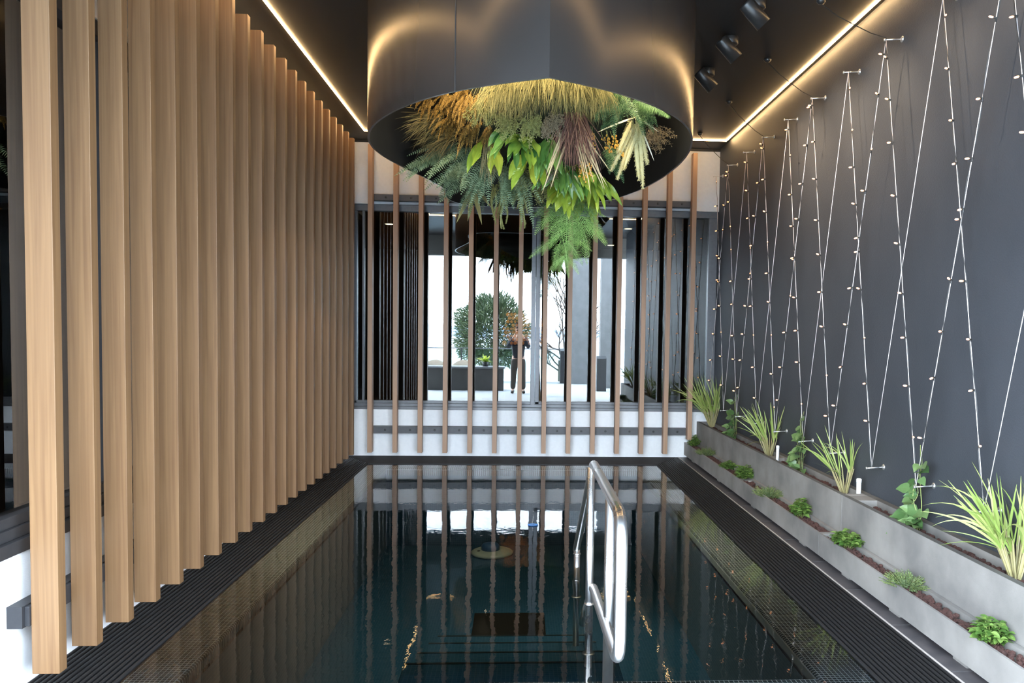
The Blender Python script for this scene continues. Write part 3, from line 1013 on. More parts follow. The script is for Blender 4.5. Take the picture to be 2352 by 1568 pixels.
def herb(name, lab, cat, Y, r, h, m, kind, seed, x=2.225):
    random.seed(seed)
    z0 = LZ1 - .03
    t = thing(name, lab, 'plant', (x, Y, z0), 'herbs in the low planters')
    s_ = MB(); l_ = MB()
    if kind == 'mint':
        for i in range(int(34 * r / .1)):
            a = random.uniform(0, 2 * PI); q = math.sqrt(random.random())
            tip = Vector((x + r * .75 * q * math.cos(a), Y + r * q * math.sin(a), z0 + h * (1 - .45 * q * q) * random.uniform(.55, 1.0)))
            base = Vector((x + .2 * r * q * math.cos(a), Y + .25 * r * q * math.sin(a), z0 - .01))
            s_.tube([base, base.lerp(tip, .5) + Vector((0, 0, .01)), tip], .0016, 4, False)
            for j in range(3):
                c = base.lerp(tip, 1 - .2 * j)
                a0 = random.uniform(0, PI)
                for w in (0, PI / 2, PI, 1.5 * PI):
                    L = random.uniform(.030, .046) * (1 + .12 * j) * (h / .14) ** .5
                    l_.leaf(c, Vector((math.cos(a0 + w), math.sin(a0 + w), random.uniform(.0, .5))), L, L * .68, .7, 4, None, .3, .02, .75)
    else:
        for i in range(int(150 * r / .1)):
            a = random.uniform(0, 2 * PI); q = math.sqrt(random.random())
            d = Vector((q * math.cos(a) * .9, q * math.sin(a) * 1.2, 1.05 - .8 * q)).normalized()
            base = Vector((x + r * .3 * q * math.cos(a), Y + r * .4 * q * math.sin(a), z0))
            L = h * random.uniform(.6, 1.05) if q < .6 else r * random.uniform(.6, 1.0)
            tip = base + d * L
            s_.tube([base, base.lerp(tip, .6) + Vector((0, 0, .006)), tip], .0011, 4, False)
            for j in range(16):
                c = base.lerp(tip, .25 + .75 * j / 15)
                b0 = random.uniform(0, 2 * PI)
                l_.blade(c, Vector((math.cos(b0), math.sin(b0), .5)) + d * .5, random.uniform(.009, .014), .0045, .3, 2, None, .5, .8)
    s_.build('stems', 'stem', t)
    l_.build('leaves', m, t)


herb('mint_plant', 'small mint bush in the low planter against the far white wall', 'plant', 9.85, .085, .15, 'mint', 'mint', 21)
herb('thyme_plant', 'rounded dark thyme bush trailing over the low planter, far end', 'plant', 9.15, .13, .10, 'thyme', 'thyme', 22)
herb('parsley_plant', 'small bright parsley plant in the low planter between thyme and basil', 'plant', 8.20, .10, .10, 'mint', 'mint', 23)
herb('basil_plant', 'full basil bush leaning on the tall planter, far half', 'plant', 7.60, .11, .17, 'mint', 'mint', 24)
herb('rosemary_plant', 'low grey green rosemary between the two basil bushes', 'plant', 6.80, .14, .09, 'thyme', 'thyme', 25)
herb('basil_plant', 'upright basil bush just before the joint of the low planters', 'plant', 6.02, .085, .17, 'mint', 'mint', 26)
herb('mint_plant', 'leggy mint just after the joint of the low planters', 'plant', 5.15, .11, .13, 'mint', 'mint', 27)
herb('oregano_plant', 'mottled grey green oregano spilling over the low planter, handrail end', 'plant', 4.33, .12, .10, 'thyme', 'thyme', 28)
herb('mint_plant', 'big round mint bush in the low planter, handrail end', 'plant', 3.51, .10, .13, 'mint', 'mint', 29)

# ------------------------------------------------------------------ pegs, wires and string lights on the dark wall
PXX = 2.427
def top_y(k): return 9.906 - .6659 * k
def bot_y(j): return 9.296 - .6645 * j
TZ, BZ = 3.585, .69


def peg(Y, z, lab, grp):
    t = thing('wall_peg', lab, 'peg', (XR, Y, z), grp)
    b = MB(); b.tube([(XR, Y, z), (PXX - .006, Y, z - .008)], .0048, 8)
    b.build('rod', 'peg', t, True)
    b = MB(); lathe(b, [(.020, 0), (.020, .004), (.009, .012)], (XR, Y, z), (-1, 0, 0), 16)
    b.build('flange', 'peg', t, True)
    b = MB(); lathe(b, [(.004, 0), (.010, .003), (.010, .009), (.004, .012)], (PXX - .004, Y, z - .008), (-1, 0, 0), 12)
    b.build('end_knob', 'peg', t, True)


for k in range(0, 10):
    peg(top_y(k), TZ + .006, 'steel standoff peg high on the dark wall, %s from the far window' % ORD[k], 'pegs high on the dark wall')
for j in range(-1, 10):
    peg(bot_y(j), BZ + .004, 'steel standoff peg low on the dark wall, %s from the far window' % ORD[j + 1], 'pegs low on the dark wall')


def wire(seq, lab):
    b = MB()
    for (a, c) in zip(seq[:-1], seq[1:]):
        b.tube([a, c], .0022, 6)
    tag(b.build('trellis_wire', 'wire', None, True), lab, 'wire', 'zigzag trellis wires on the dark wall')


def T(k): return Vector((PXX + (.0 if k % 2 else .026), top_y(k), TZ + .004))
def B(j): return Vector((PXX + (.0 if j % 2 else .026), bot_y(j), BZ + .002))


seq = [T(0)]
for k in range(0, 10, 2):
    seq += ([B(k - 2)] if k else []) + [T(k), B(k)]
ev = [T(0), B(0)]
for k in range(2, 10, 2):
    ev += [T(k), B(k)]
ev2 = []
for i, q in enumerate(ev):
    ev2.append(q)
wire(ev + [T(10)], 'pale steel trellis wire zigzagging from the peg closest to the far window')
od = [B(-1), T(1), B(1)]
for k in range(3, 10, 2):
    od += [T(k), B(k)]
wire(od, 'pale steel trellis wire zigzagging from the second peg off the far window')

bulb_me = None


def bulb(p, d, parent):
    global bulb_me
    if bulb_me is None:
        b = MB(); lathe(b, [(.003, 0), (.0052, .004), (.0056, .013), (.0050, .019), (.0026, .023)], (0, 0, 0), (0, 0, 1), 10)
        o = b.build('bulb', 'bulb', None, True); bulb_me = o.data
    else:
        o = bpy.data.objects.new('bulb', bulb_me); COL.objects.link(o)
    o.rotation_euler = Vector(d).to_track_quat('Z', 'Y').to_euler()
    o.location = Vector(p) - Vector(parent.location)
    o.parent = parent


def light_string(lab, lines, rose=None):
    top = lines[0][0]
    t = thing('string_light', lab, 'string lights', top, 'warm string lights on the trellis wires')
    b = MB()
    for (a, c, n) in lines:
        d = (c - a)
        u = Vector((1, 0, 0)); w = Vector((0, 1, 0))
        N = 90
        pts = []
        ph = random.uniform(0, 6)
        for i in range(N + 1):
            s_ = i / N
            an = ph + s_ * 30
            pts.append(a + d * s_ + (u * math.cos(an) + w * math.sin(an)) * .0058)
        b.tube(pts, .0022, 5)
        off = random.uniform(.02, .05)
        for i in range(n):
            s_ = off + (i + random.uniform(-.12, .12)) * (.97 / n)
            if s_ < .015 or s_ > .985:
                continue
            p = a + d * s_
            dr = Vector((-.75, random.uniform(-.5, .35), random.uniform(-.25, .25))).normalized()
            if random.random() < .2:
                dr = Vector((-.3, -1, random.uniform(-.2, .2))).normalized()
            q = p + dr * .006
            b.tube([p - dr * .006, q + dr * .008], .0052, 8)
            b.tube([p + Vector((0, 0, -.02)), p + Vector((0, 0, .004))], .0045, 6)
            bulb(q + dr * .008, dr, t)
    b.build('cord', 'cable', t)
    if rose is not None:
        e = MB(); p0 = Vector(rose) + Vector((0, 0, -.028))
        mid = p0.lerp(top, .55) + Vector((0, 0, -.02))
        e.tube([p0, p0.lerp(mid, .5) + Vector((0, 0, -.012)), mid, mid.lerp(top, .5) + Vector((0, 0, -.006)), top + Vector((0, 0, .006))], .0035, 6)
        e.build('feed_cable', 'cable', t)
        e = MB(); lathe(e, [(.030, 0), (.032, .012), (.022, .026), (.008, .032)], rose, (0, 0, -1), 18)
        e.build('ceiling_rose', 'spot', t, True)


random.seed(77)
for k in range(9, -1, -1):
    ln = [(T(k), B(k), 9)]
    rose = None
    if k % 2:
        ln.append((T(k), B(k - 2), 9))
        rose = (2.094, top_y(k) + (.31, .18, .09, .05)[{7: 0, 5: 1, 3: 2, 1: 3, 9: 0}[k]], ZC)
    light_string('warm bulbs on black cord hanging from the high peg %s from the far window' % ORD[k], ln, rose)

# ------------------------------------------------------------------ light lines at the ceiling
for lab, a, c in (('warm light line on the ceiling along the oak slats', (-1.866, 3.94, ZC - .012), (-1.854, 9.606, ZC)),
                  ('warm light line on the ceiling along the dark plaster wall', (2.482, 3.94, ZC - .012), (2.494, 9.606, ZC)),
                  ('short warm light line on the ceiling before the far window', (-1.854, 9.594, ZC - .012), (2.482, 9.606, ZC)),
                  ('warm light line on the ceiling across the terrace end, mirrored in the window', (-1.854, 3.94, ZC - .012), (2.482, 3.952, ZC))):
    b = MB(); b.box(a, c)
    tag(b.build('light_strip', 'led'), lab, 'light strip', 'warm light lines around the ceiling')

# ------------------------------------------------------------------ spotlights
for i, sy in enumerate((5.60, 6.30, 7.06, 4.90, 4.20)):  # the last two are out of view, added to light the dark wall
    base = Vector((1.65, sy, ZC))
    t = thing('spotlight', ('black ceiling spotlight at the top edge of the picture, largest of the three in view', 'black ceiling spotlight in the middle of the three in view', 'black ceiling spotlight half hidden by the hanging drum',
              'black ceiling spotlight added in line with the row, unseen just above the view', 'black ceiling spotlight added in line with the row, unseen second above the view')[i], 'spotlight', base, 'black spotlights on the ceiling')
    b = MB(); lathe(b, [(.058, 0), (.060, .01), (.060, .055), (.054, .062)], base, (0, 0, -1), 28)
    b.build('base', 'spot', t, True)
    kn = base + Vector((-.01, -.02, -.085))
    b = MB(); b.tube([base + Vector((-.01, -.02, -.055)), kn], .014, 12); b.sphere(kn, .020, 2)
    b.build('arm', 'spot', t, True)
    b = MB(); b.sphere(kn + Vector((-.003, -.021, 0)), .005, 1)
    b.build('pin', 'peg', t, True)
    ax = Vector((.60, .05, -.62)).normalized()
    c = kn + Vector((.0, -.005, -.035)) - ax * .035
    b = MB(); lathe(b, [(.032, -.085), (.055, -.08), (.057, -.07), (.057, .115), (.053, .115), (.048, .106)], c, ax, 28)
    hd = b.build('head', 'spot', t, True)
    b = MB(); lathe(b, [(.048, .100), (.048, .102)], c, ax, 24)
    b.build('lens', 'lens', hd)
    L = bpy.data.lights.new('spot_lamp', 'SPOT')
    L.energy = 100 if i < 3 else 55; L.spot_size = 1.5; L.spot_blend = 0.9; L.color = (1.0, .80, .58); L.shadow_soft_size = .03
    lo = bpy.data.objects.new('spot_lamp', L); COL.objects.link(lo)
    lo.location = c + ax * .125 - base
    lo.rotation_euler = (-ax).to_track_quat('Z', 'Y').to_euler()
    lo.parent = t

# ------------------------------------------------------------------ hanging drum
RIM = [(.149, 4.415), (.001, 4.475), (-.179, 4.564), (-.38, 4.681), (-.547, 4.826), (-.678, 4.956), (-.857, 5.176), (-1.021, 5.468), (-1.121, 5.735),
       (-1.167, 5.969), (-1.185, 6.278), (-1.146, 6.549), (-1.065, 6.841), (-.968, 7.102), (-.867, 7.448), (-.764, 7.879), (-.750, 7.960)]
RIM2 = [(-.750, 7.960), (-.782, 8.20), (-.805, 8.45), (-.800, 8.70), (-.72, 8.90), (-.60, 9.00), (-.3, 9.10), (.1, 9.08), (.5, 8.92), (.876, 8.595), (1.02, 8.375), (1.214, 7.90), (1.302, 7.167), (1.346, 6.613), (1.334, 6.189),
        (1.286, 5.78), (1.21, 5.473), (1.103, 5.235), (.95, 5.002), (.768, 4.804), (.551, 4.618), (.356, 4.493), (.149, 4.415)]


def smooth_path(P, n=6, it=3):
    P = [Vector((p[0], p[1], 0)) for p in P]
    for _ in range(it):
        P = [P[0]] + [P[i] * .5 + (P[i - 1] + P[i + 1]) * .25 for i in range(1, len(P) - 1)] + [P[-1]]
    out = []
    for i in range(len(P) - 1):
        p0 = P[max(i - 1, 0)]; p1 = P[i]; p2 = P[i + 1]; p3 = P[min(i + 2, len(P) - 1)]
        for k in range(n):
            t = k / n
            out.append(.5 * ((2 * p1) + (p2 - p0) * t + (2 * p0 - 5 * p1 + 4 * p2 - p3) * t * t + (3 * p1 - p0 - 3 * p2 + p3) * t ** 3))
    out.append(P[-1])
    return out


ZD, ZT = 3.0, ZC
drum = thing('hanging_planter_drum', 'big dark bronze drum hanging from the ceiling, its underside full of plants', 'hanging planter', (.1, 6.6, ZD))


def sheet(P, name, m, z0, z1, off=0.0, parent=drum, flip=False):
    b = MB()
    vs, fs = [], []
    n = len(P)
    c0 = Vector((.1, 6.6, 0))
    for p in P:
        q = p + (c0 - p).normalized() * off
        vs += [(q.x, q.y, z0), (q.x, q.y, z1)]
    for i in range(n - 1):
        f = (2 * i, 2 * i + 2, 2 * i + 3, 2 * i + 1)
        fs.append(f[::-1] if flip else f)
    b.add(vs, fs)
    return b.build(name, m, parent, True)


PA, PB = smooth_path(RIM), smooth_path(RIM2)
for P in (PA, PB):
    sheet(P, 'shell', 'drum', ZD, ZT)
    sheet(P, 'lining', 'liner', ZD + .001, ZT - .02, .016, flip=True)
    b = MB()
    c0 = Vector((.1, 6.6, 0))
    vs, fs = [], []
    for p in P:
        q = p + (c0 - p).normalized() * .016
        vs += [(p.x, p.y, ZD), (q.x, q.y, ZD)]
    fs = [(2 * i, 2 * i + 1, 2 * i + 3, 2 * i + 2) for i in range(len(P) - 1)]
    b.add(vs, fs)
    b.build('bottom_edge', 'lip', drum)
b = MB(); sp = Vector((-.40, 4.682, 0)); sq = Vector((-.37, 4.664, 0))
i0 = min(range(len(PA)), key=lambda i: abs(PA[i].x + .385))
e0 = PA[i0]; n_ = Vector((-.45, -.89, 0)) * .002
b.box((e0.x - .004, e0.y - .004, ZD), (e0.x + .002, e0.y - .0005, ZT - .01))
b.build('seam', 'drum', drum)
b = MB()
poly = PA[:-1] + PB[:-1]
b.add([(p.x * .99, p.y, ZT - .06) for p in poly], [tuple(range(len(poly)))])
b.build('lid', 'liner', drum)
EC, ER = Vector((.2, 6.62, 3.42)), Vector((.80, 1.36, .62))
b = MB()
vs, fs = ICO[3]
b.add([EC + Vector((v[0] * ER.x, v[1] * ER.y, v[2] * ER.z)) * .93 for v in vs], fs)
b.build('planting_core', 'core', drum, True)
# small unseen downlights added under the drum lid to light the plants
for i, (x, y) in enumerate(((-.55, 5.15), (.9, 5.35), (.15, 4.85))):
    e = MB(); lathe(e, [(.05, 0), (.05, .05), (.042, .05)], (x, y, ZT - .06), (0, 0, -1), 18)
    f = e.build('downlight', 'spot', drum, True)
    L = bpy.data.lights.new('added_drum_lamp', 'SPOT')
    L.energy = 150; L.spot_size = 2.2; L.spot_blend = .8; L.color = (1.0, .83, .55) if i != 2 else (1.0, .80, .45); L.shadow_soft_size = .05
    lo = bpy.data.objects.new('added_drum_lamp', L); COL.objects.link(lo)
    lo.location = Vector((x, y, ZT - .12)) - Vector(drum.location)
    lo.rotation_euler = Vector((-.1 * x, -1.1, 1.0)).to_track_quat('Z', 'Y').to_euler()
    lo.parent = drum


def core_hit(px, py):
    d = ray(px, py)
    o = CAM - EC
    a = sum((d[i] / ER[i]) ** 2 for i in range(3))
    bq = 2 * sum(d[i] * o[i] / ER[i] ** 2 for i in range(3))
    cq = sum((o[i] / ER[i]) ** 2 for i in range(3)) - 1
    D = bq * bq - 4 * a * cq
    t = (-bq - math.sqrt(D)) / (2 * a) if D > 0 else -bq / (2 * a)
    p = CAM + d * t
    q = p - EC
    n = Vector((q.x / ER.x ** 2, q.y / ER.y ** 2, q.z / ER.z ** 2)).normalized()
    return p, n


def hung(name, label, px, py, Y=None):
    if Y is None:
        p, n = core_hit(px, py)
    else:
        p, n = at(px, py, Y), Vector((0, -.8, -.6))
    return thing(name, label, 'plant', p, 'plants hanging under the drum'), p, n


DOWN = Vector((0, 0, -1))
FACE = Vector((0, -1, .25))

# olive grass curtain
for i, (px, py, lab) in enumerate(((1160, 205, 'olive hanging grass beside the golden ferns'), (1205, 190, 'olive hanging grass under the drum, between seam and front crease'),
                                   (1255, 182, 'olive hanging grass right under the front crease of the drum'), (1310, 186, 'olive hanging grass above the burgundy grass'),
                                   (1355, 198, 'olive hanging grass beside the dark comb ferns'))):
    random.seed(100 + i)
    t, p, n = hung('hanging_grass', lab, px, py)
    b = MB()
    for k in range(420):
        q = p + Vector((random.uniform(-.13, .13), random.uniform(-.12, .35), random.uniform(-.02, .08)))
        d = (n * .9 + DOWN * .5 + Vector((random.uniform(-.8, .8), random.uniform(-.4, .2), random.uniform(-.3, .4))))
        b.blade(q, d, random.uniform(.12, .29), .0036, random.uniform(.6, 2.6), 7, FACE, .4, .8)
    b.build('blades', 'olive', t)

# golden ferns
for i, (px, py, lab) in enumerate(((1010, 222, 'golden fern tuft closest to the drum seam, outer edge'), (1055, 215, 'golden fern tuft below the drum seam'),
                                   (1095, 232, 'golden fern tuft next to the olive grass'), (1045, 268, 'golden fern tuft above the bronze spiky grass'), (1095, 290, 'golden fern tuft above the lime leaf'))):
    random.seed(120 + i)
    t, p, n = hung('golden_fern', lab, px, py)
    b = MB()
    for k in range(34):
        d = n * .9 + DOWN * .4 + Vector((random.uniform(-.9, .9), random.uniform(-.4, .3), random.uniform(-.5, .5)))
        b.frond(p + Vector((random.uniform(-.10, .10), random.uniform(-.05, .1), random.uniform(-.05, .06))), d, random.uniform(.11, .22), .026, 1.5, 16, FACE + Vector((random.uniform(-.8, .8), 0, random.uniform(-.5, .5))), .05, .8, .45, .0014, .7)
    b.build('fronds', 'gold_fern', t)

# spiky bronze grass
for i, (px, py, lab) in enumerate(((1008, 270, 'bronze spiky grass fanning out beside the golden ferns'), (1035, 310, 'bronze spiky grass above the grey green ferns'), (1130, 330, 'thin bronze grass hanging between lime leaf and glossy leaves'))):
    random.seed(140 + i)
    t, p, n = hung('spiky_grass', lab, px, py)
    b = MB()
    for k in range(150 if i < 2 else 60):
        d = n * .55 + Vector((random.uniform(-1.0, .25), random.uniform(-.5, .2), random.uniform(-.75, .25))) if i < 2 else n * .4 + DOWN + Vector((random.uniform(-.1, .5), 0, 0))
        b.blade(p + Vector((random.uniform(-.06, .06), random.uniform(-.05, .05), random.uniform(-.05, .05))), d, random.uniform(.18, .32), .005, random.uniform(.1, .7), 5, FACE, .6, .8)
    b.build('blades', 'spiky', t)


def sprig(mb, p, d, L, n, s=.010):
    pts = [p]
    for k in range(6):
        p = p + d * L / 6
        d = (d + Vector((random.uniform(-.2, .2), random.uniform(-.2, .2), -.12))).normalized()
        pts.append(p)
    mb.tube(pts, .0014, 4, False)
    for k in range(n):
        u = random.uniform(.2, 1) * 5.99
        i = int(u); c = pts[i].lerp(pts[i + 1], u - i)
        e = Vector((random.uniform(-1, 1), random.uniform(-1, .3), random.uniform(-1, .6))).normalized()
        c2 = c + e * random.uniform(.008, .022)
        mb.tube([c, c2], .0008, 3, False)
        for w in range(2):
            mb.blade(c2, e + Vector((random.uniform(-.8, .8), random.uniform(-.8, .8), random.uniform(-.8, .8))), s, s * .5, 0, 2, None, .4, .8)


for i, (px, py, m, lab) in enumerate(((1118, 240, 'moss', 'pale mossy sprigs between golden fern and olive grass'), (1172, 268, 'moss', 'pale mossy sprigs below the olive grass'),
                                      (1225, 272, 'moss', 'yellow green mossy sprigs above the glossy leaves'), (1268, 268, 'dry', 'dry beige sprigs under the olive grass'),
                                      (1200, 385, 'moss', 'mossy sprigs above the olive tassels'), (1170, 405, 'moss', 'mossy sprigs at the fern end of the olive tassels'), (1245, 415, 'moss', 'mossy sprigs in the gap between olive tassels and strap leaves'), (1255, 372, 'dry', 'brown dry sprigs in the gap below the glossy leaves'), (1500, 300, 'dry', 'dry brown sprigs behind the cream foxtails'))):
    random.seed(160 + i)
    t, p, n = hung('moss_sprig', lab, px, py)
    b = MB()
    for k in range(26):
        d = (n * .8 + DOWN * .5 + Vector((random.uniform(-.8, .8), random.uniform(-.4, .4), random.uniform(-.5, .5)))).normalized()
        sprig(b, p + Vector((random.uniform(-.06, .06), 0, random.uniform(-.05, .05))), d, random.uniform(.09, .17), 34)
    b.build('sprigs', m, t)

# grey green boston ferns
for i, (px, py, lx, lab) in enumerate(((1055, 335, -.9, 'grey green fern reaching out over the drum edge'), (1075, 375, -.55, 'grey green fern below the spiky grass'), (1105, 400, -.15, 'grey green fern above the rusty sword leaves'),
                                       (1130, 355, .2, 'grey green fern under the lime leaf'), (1165, 375, .5, 'grey green fern beside the glossy leaves'), (1085, 340, -.3, 'grey green fern just under the golden ferns'),
                                       (1020, 350, -1.0, 'grey green fern furthest out at the slatted wall side'), (1185, 395, .1, 'grey green fern right above the olive tassels'))):
    random.seed(180 + i)
    t, p, n = hung('boston_fern', lab, px, py)
    b = MB()
    for k in range(10):
        d = n * .7 + Vector((lx + random.uniform(-.75, .6), random.uniform(-.4, .1), random.uniform(-.75, .35)))
        b.frond(p + Vector((random.uniform(-.04, .04), 0, random.uniform(-.03, .03))), d, random.uniform(.26, .46), .058, random.uniform(.3, 1.0), 22, FACE + Vector((random.uniform(-.4, .4), 0, random.uniform(-.2, .4))), .1, .5, .25, .0022, .25)
    b.build('fronds', 'boston', t)

# broad glossy leaves
BL = [(1215, 318, 9, 'broad', .23, .075, (.1, -.3, -.1), 'glossy green leaf rosette in the middle of the plants'),
      (1180, 300, 9, 'broad_d', .24, .06, (-.2, 0, -.4), 'dark glossy leaf rosette next to the thin bronze grass'),
      (1262, 318, 10, 'broad_d', .26, .072, (.2, 0, -.4), 'dark glossy leaf rosette behind the burgundy grass'),
      (1222, 352, 6, 'lime', .25, .070, (.0, -.2, -.5), 'glossy leaf rosette hanging over the olive tassels'),
      (1120, 318, 4, 'lime', .27, .07, (.0, -.2, -1.0), 'big lime yellow leaves over the grey green ferns'),
      (1285, 372, 11, 'broad_d', .27, .06, (.0, 0, -.5), 'dark strap leaf rosette in the gap under the burgundy grass'),
      (1318, 385, 13, 'broad', .25, .068, (-.1, -.3, -.3), 'glossy strap leaf rosette above the bright fern'),
      (1355, 395, 14, 'broad', .30, .06, (.3, -.1, -.6), 'glossy strap leaf rosette beside the foxtail tips'),
      (1300, 415, 10, 'lime', .25, .072, (-.45, -.3, -.25), 'lime strap leaf rosette leaning to the olive tassels'),
      (1345, 428, 11, 'lime', .27, .062, (.3, -.3, -.5), 'lime strap leaf rosette hanging over the bright fern')]
for i, (px, py, n_l, m, L, w, bias, lab) in enumerate(BL):
    random.seed(200 + i)
    t, p, n = hung('strap_leaf_plant', lab, px, py)
    b = MB()
    for k in range(n_l):
        d = n * .7 + Vector(bias) + Vector((random.uniform(-1.1, 1.1), random.uniform(-.5, .3), random.uniform(-.6, .8)))
        b.leaf(p + Vector((random.uniform(-.04, .04), 0, random.uniform(-.03, .03))), d, L * random.uniform(.75, 1.1), w * random.uniform(.75, 1.2), random.uniform(.3, 1.5), 14, Vector((random.uniform(-.9, .9), -1, random.uniform(-.2, .9))), .25, .07, .95, .03, .003)
    b.build('leaves', m, t)

# burgundy grass with straps
random.seed(230)
t, p, n = hung('burgundy_grass', 'burgundy grass with long beige blades in the middle of the plants', 1320, 268)
b = MB(); c = MB()
for k in range(170):
    d = n * .6 + DOWN * .7 + Vector((random.uniform(-.75, .55), random.uniform(-.4, .2), random.uniform(-.3, .3)))
    b.blade(p + Vector((random.uniform(-.07, .07), random.uniform(-.03, .05), random.uniform(-.03, .04))), d, random.uniform(.25, .46), .006, random.uniform(.2, .8), 6, FACE, .6, .8)
for k in range(14):
    d = n * .5 + DOWN + Vector((random.choice((-.8, -.5, .3, .7, .5)) + random.uniform(-.2, .2), -.1, random.uniform(-.2, .3)))
    c.blade(p + Vector((random.uniform(-.05, .05), 0, -.03)), d, random.uniform(.38, .58), .016, random.uniform(.1, .4), 8, FACE, .5, .7)
b.build('blades', 'burg', t); c.build('strap_blades', 'strap', t)
# berries
for i, (px, py, lab) in enumerate(((1350, 290, 'spray of small orange berries beside the burgundy grass'), (1395, 300, 'spray of small orange berries under the comb ferns'), (1340, 362, 'low spray of orange berries above the strap leaves'))):
    random.seed(240 + i)
    t, p, n = hung('berry_spray', lab, px, py)
    s_ = MB(); b = MB()
    for k in range(6):
        q = p + Vector((random.uniform(-.05, .05), 0, 0)); d = (n * .6 + DOWN * 1.1 + Vector((random.uniform(-.4, .4), 0, 0))).normalized()
        e = q + d * random.uniform(.12, .2)
        s_.tube([q, e], .0014, 4, False)
        for j in range(11):
            cc = q.lerp(e, random.uniform(.25, 1)) + Vector((random.uniform(-.014, .014), random.uniform(-.014, .005), random.uniform(-.01, .01)))
            b.sphere(cc, random.uniform(.005, .0075), 1, 0, (1, 1, 1.3))
    s_.build('stems', 'stem', t); b.build('berries', 'berry', t, True)
# comb ferns
CF = [(1430, 240, (-1.0, -.2, .05), 'dark comb fern arching to the burgundy grass'), (1440, 235, (1.1, -.2, .15), 'dark comb fern arching along the drum edge'), (1420, 262, (-.9, -.2, -.35), 'dark comb fern hanging behind the foxtails'),
      (1400, 208, (-.2, 0, -.5), 'green fern tuft tucked under the drum rim, next to the olive grass'), (1455, 222, (.2, 0, -.5), 'green fern tuft tucked under the drum rim, above the foxtails'), (1395, 330, (.1, 0, -1.0), 'dark fern between the strap leaves and the foxtails')]
for i, (px, py, bias, lab) in enumerate(CF):
    random.seed(260 + i)
    t, p, n = hung('comb_fern', lab, px, py)
    b = MB()
    for k in range((4, 4, 3, 10, 10, 7)[i]):
        d = n * (.12 if i < 3 else .5) + Vector(bias) + Vector((random.uniform(-.25, .25), random.uniform(-.2, .2), random.uniform(-.15, .25))) * (1 if i < 3 else 2.2)
        if i < 3:
            tip = at(*((1368, 268), (1535, 252), (1385, 292))[i], p.y - .16 + .05 * k) + Vector((0, 0, random.uniform(-.05, .05)))
            q = p + n * .06 + Vector((0, -.05, .02 * k))
            d = (tip - q).normalized() + Vector((0, 0, .28))
            b.frond(q, d, (tip - q).length * 1.04, .06, .62, 44, Vector((0, -.7, .9)), .08, .62, .2, .003, .9, .3)
        else:
            b.frond(p, d, random.uniform(.22, .34), .06, 1.0, 22, FACE, .1, .6, .3, .002, .3)
    b.build('fronds', 'cycad', t)
# foxtails
random.seed(280)
t, p, n = hung('foxtail_spray', 'cream foxtail plumes with ribbon leaves hanging under the drum', 1448, 262)
base = p + n * .05
st = MB(); rb = MB()
for k, (px, py, L) in enumerate(((1432, 285, .33), (1460, 275, .36), (1408, 395, .30), (1420, 412, .26), (1440, 335, .36), (1458, 350, .40), (1470, 352, .42), (1478, 378, .30))):
    tipx = (1418, 1462, 1402, 1417, 1432, 1468, 1477, 1487)[k]; tipy = (352, 330, 393, 413, 390, 415, 434, 378)[k]
    Yp = base.y - .10 + .02 * (k % 4)
    tip = at(tipx, tipy, Yp)
    root = base + Vector((random.uniform(-.04, .05), -.06, random.uniform(-.02, .03)))
    topp = tip.lerp(root, .80 if k != 1 else .6)
    st.tube([root, topp], .002, 5, False)
    b = MB()
    N = 14
    b.tube([topp.lerp(tip, i / N) for i in range(N + 1)], [.015 * math.sin(PI * min(1, (i / N) * .85 + .12)) + .002 for i in range(N + 1)], 8)
    ax = (tip - topp).normalized(); u = ax.orthogonal().normalized(); w = ax.cross(u)
    for j in range(420):
        s_ = random.random(); a = random.uniform(0, 2 * PI)
        rad = (u * math.cos(a) + w * math.sin(a))
        c = topp.lerp(tip, s_) + rad * .008
        b.blade(c, rad + ax * .8, (.026 * (1 - s_) ** .4 + .006), .0032, .2, 2, None, .5, .9)
    b.build('plume', 'fox', t)
for k, (tx, ty) in enumerate(((1515, 300), (1505, 368), (1486, 372), (1370, 298), (1462, 300))):
    tip = at(tx, ty, base.y - .05)
    d = tip - base
    rb.blade(base, d, d.length, .018, .15, 8, FACE, .5, .6)
st.build('stems', 'stem', t); rb.build('ribbon_leaves', 'cream', t)
# olive tassels
random.seed(290)
t, p, n = hung('tassel_plant', 'olive tassels hanging beside the grey green ferns', 1190, 415)
b = MB()
for k in range(18):
    q = p + Vector((random.uniform(-.19, .13), random.uniform(-.05, .12), random.uniform(-.02, .04)))
    L = random.uniform(.16, .40)
    pts = [q + Vector((.02 * math.sin(k + 4 * i / 8), .02 * math.cos(k * 2 + i * .5), -L * i / 8)) + n * .04 for i in range(9)]
    b.tube(pts, [.007, .008, .0085, .0085, .008, .0075, .007, .006, .003], 6)
    for j in range(130):
        u = random.random() * 7.99; i = int(u)
        a = random.uniform(0, 2 * PI)
        b.blade(pts[i].lerp(pts[i + 1], u - i) + Vector((math.cos(a), math.sin(a), 0)) * .006, Vector((math.cos(a), math.sin(a), -.6)), .009, .004, 0, 2, None, .5, .9)
b.build('tassels', 'amar', t)
# rusty sword leaves
random.seed(300)
t, p, n = hung('sword_leaf_plant', 'rusty green sword leaves hanging lowest beside the tassels', 1088, 425)
b = MB()
for k, (tx, ty) in enumerate(((1048, 512), (1074, 508), (1078, 500), (1107, 516), (1098, 490), (1128, 475))):
    tip = at(tx, ty, p.y - .06)
    d = tip - p
    b.leaf(p, d, d.length, .036, .02, 10, FACE, .1, 0, .95)
b.build('leaves', 'sword', t)
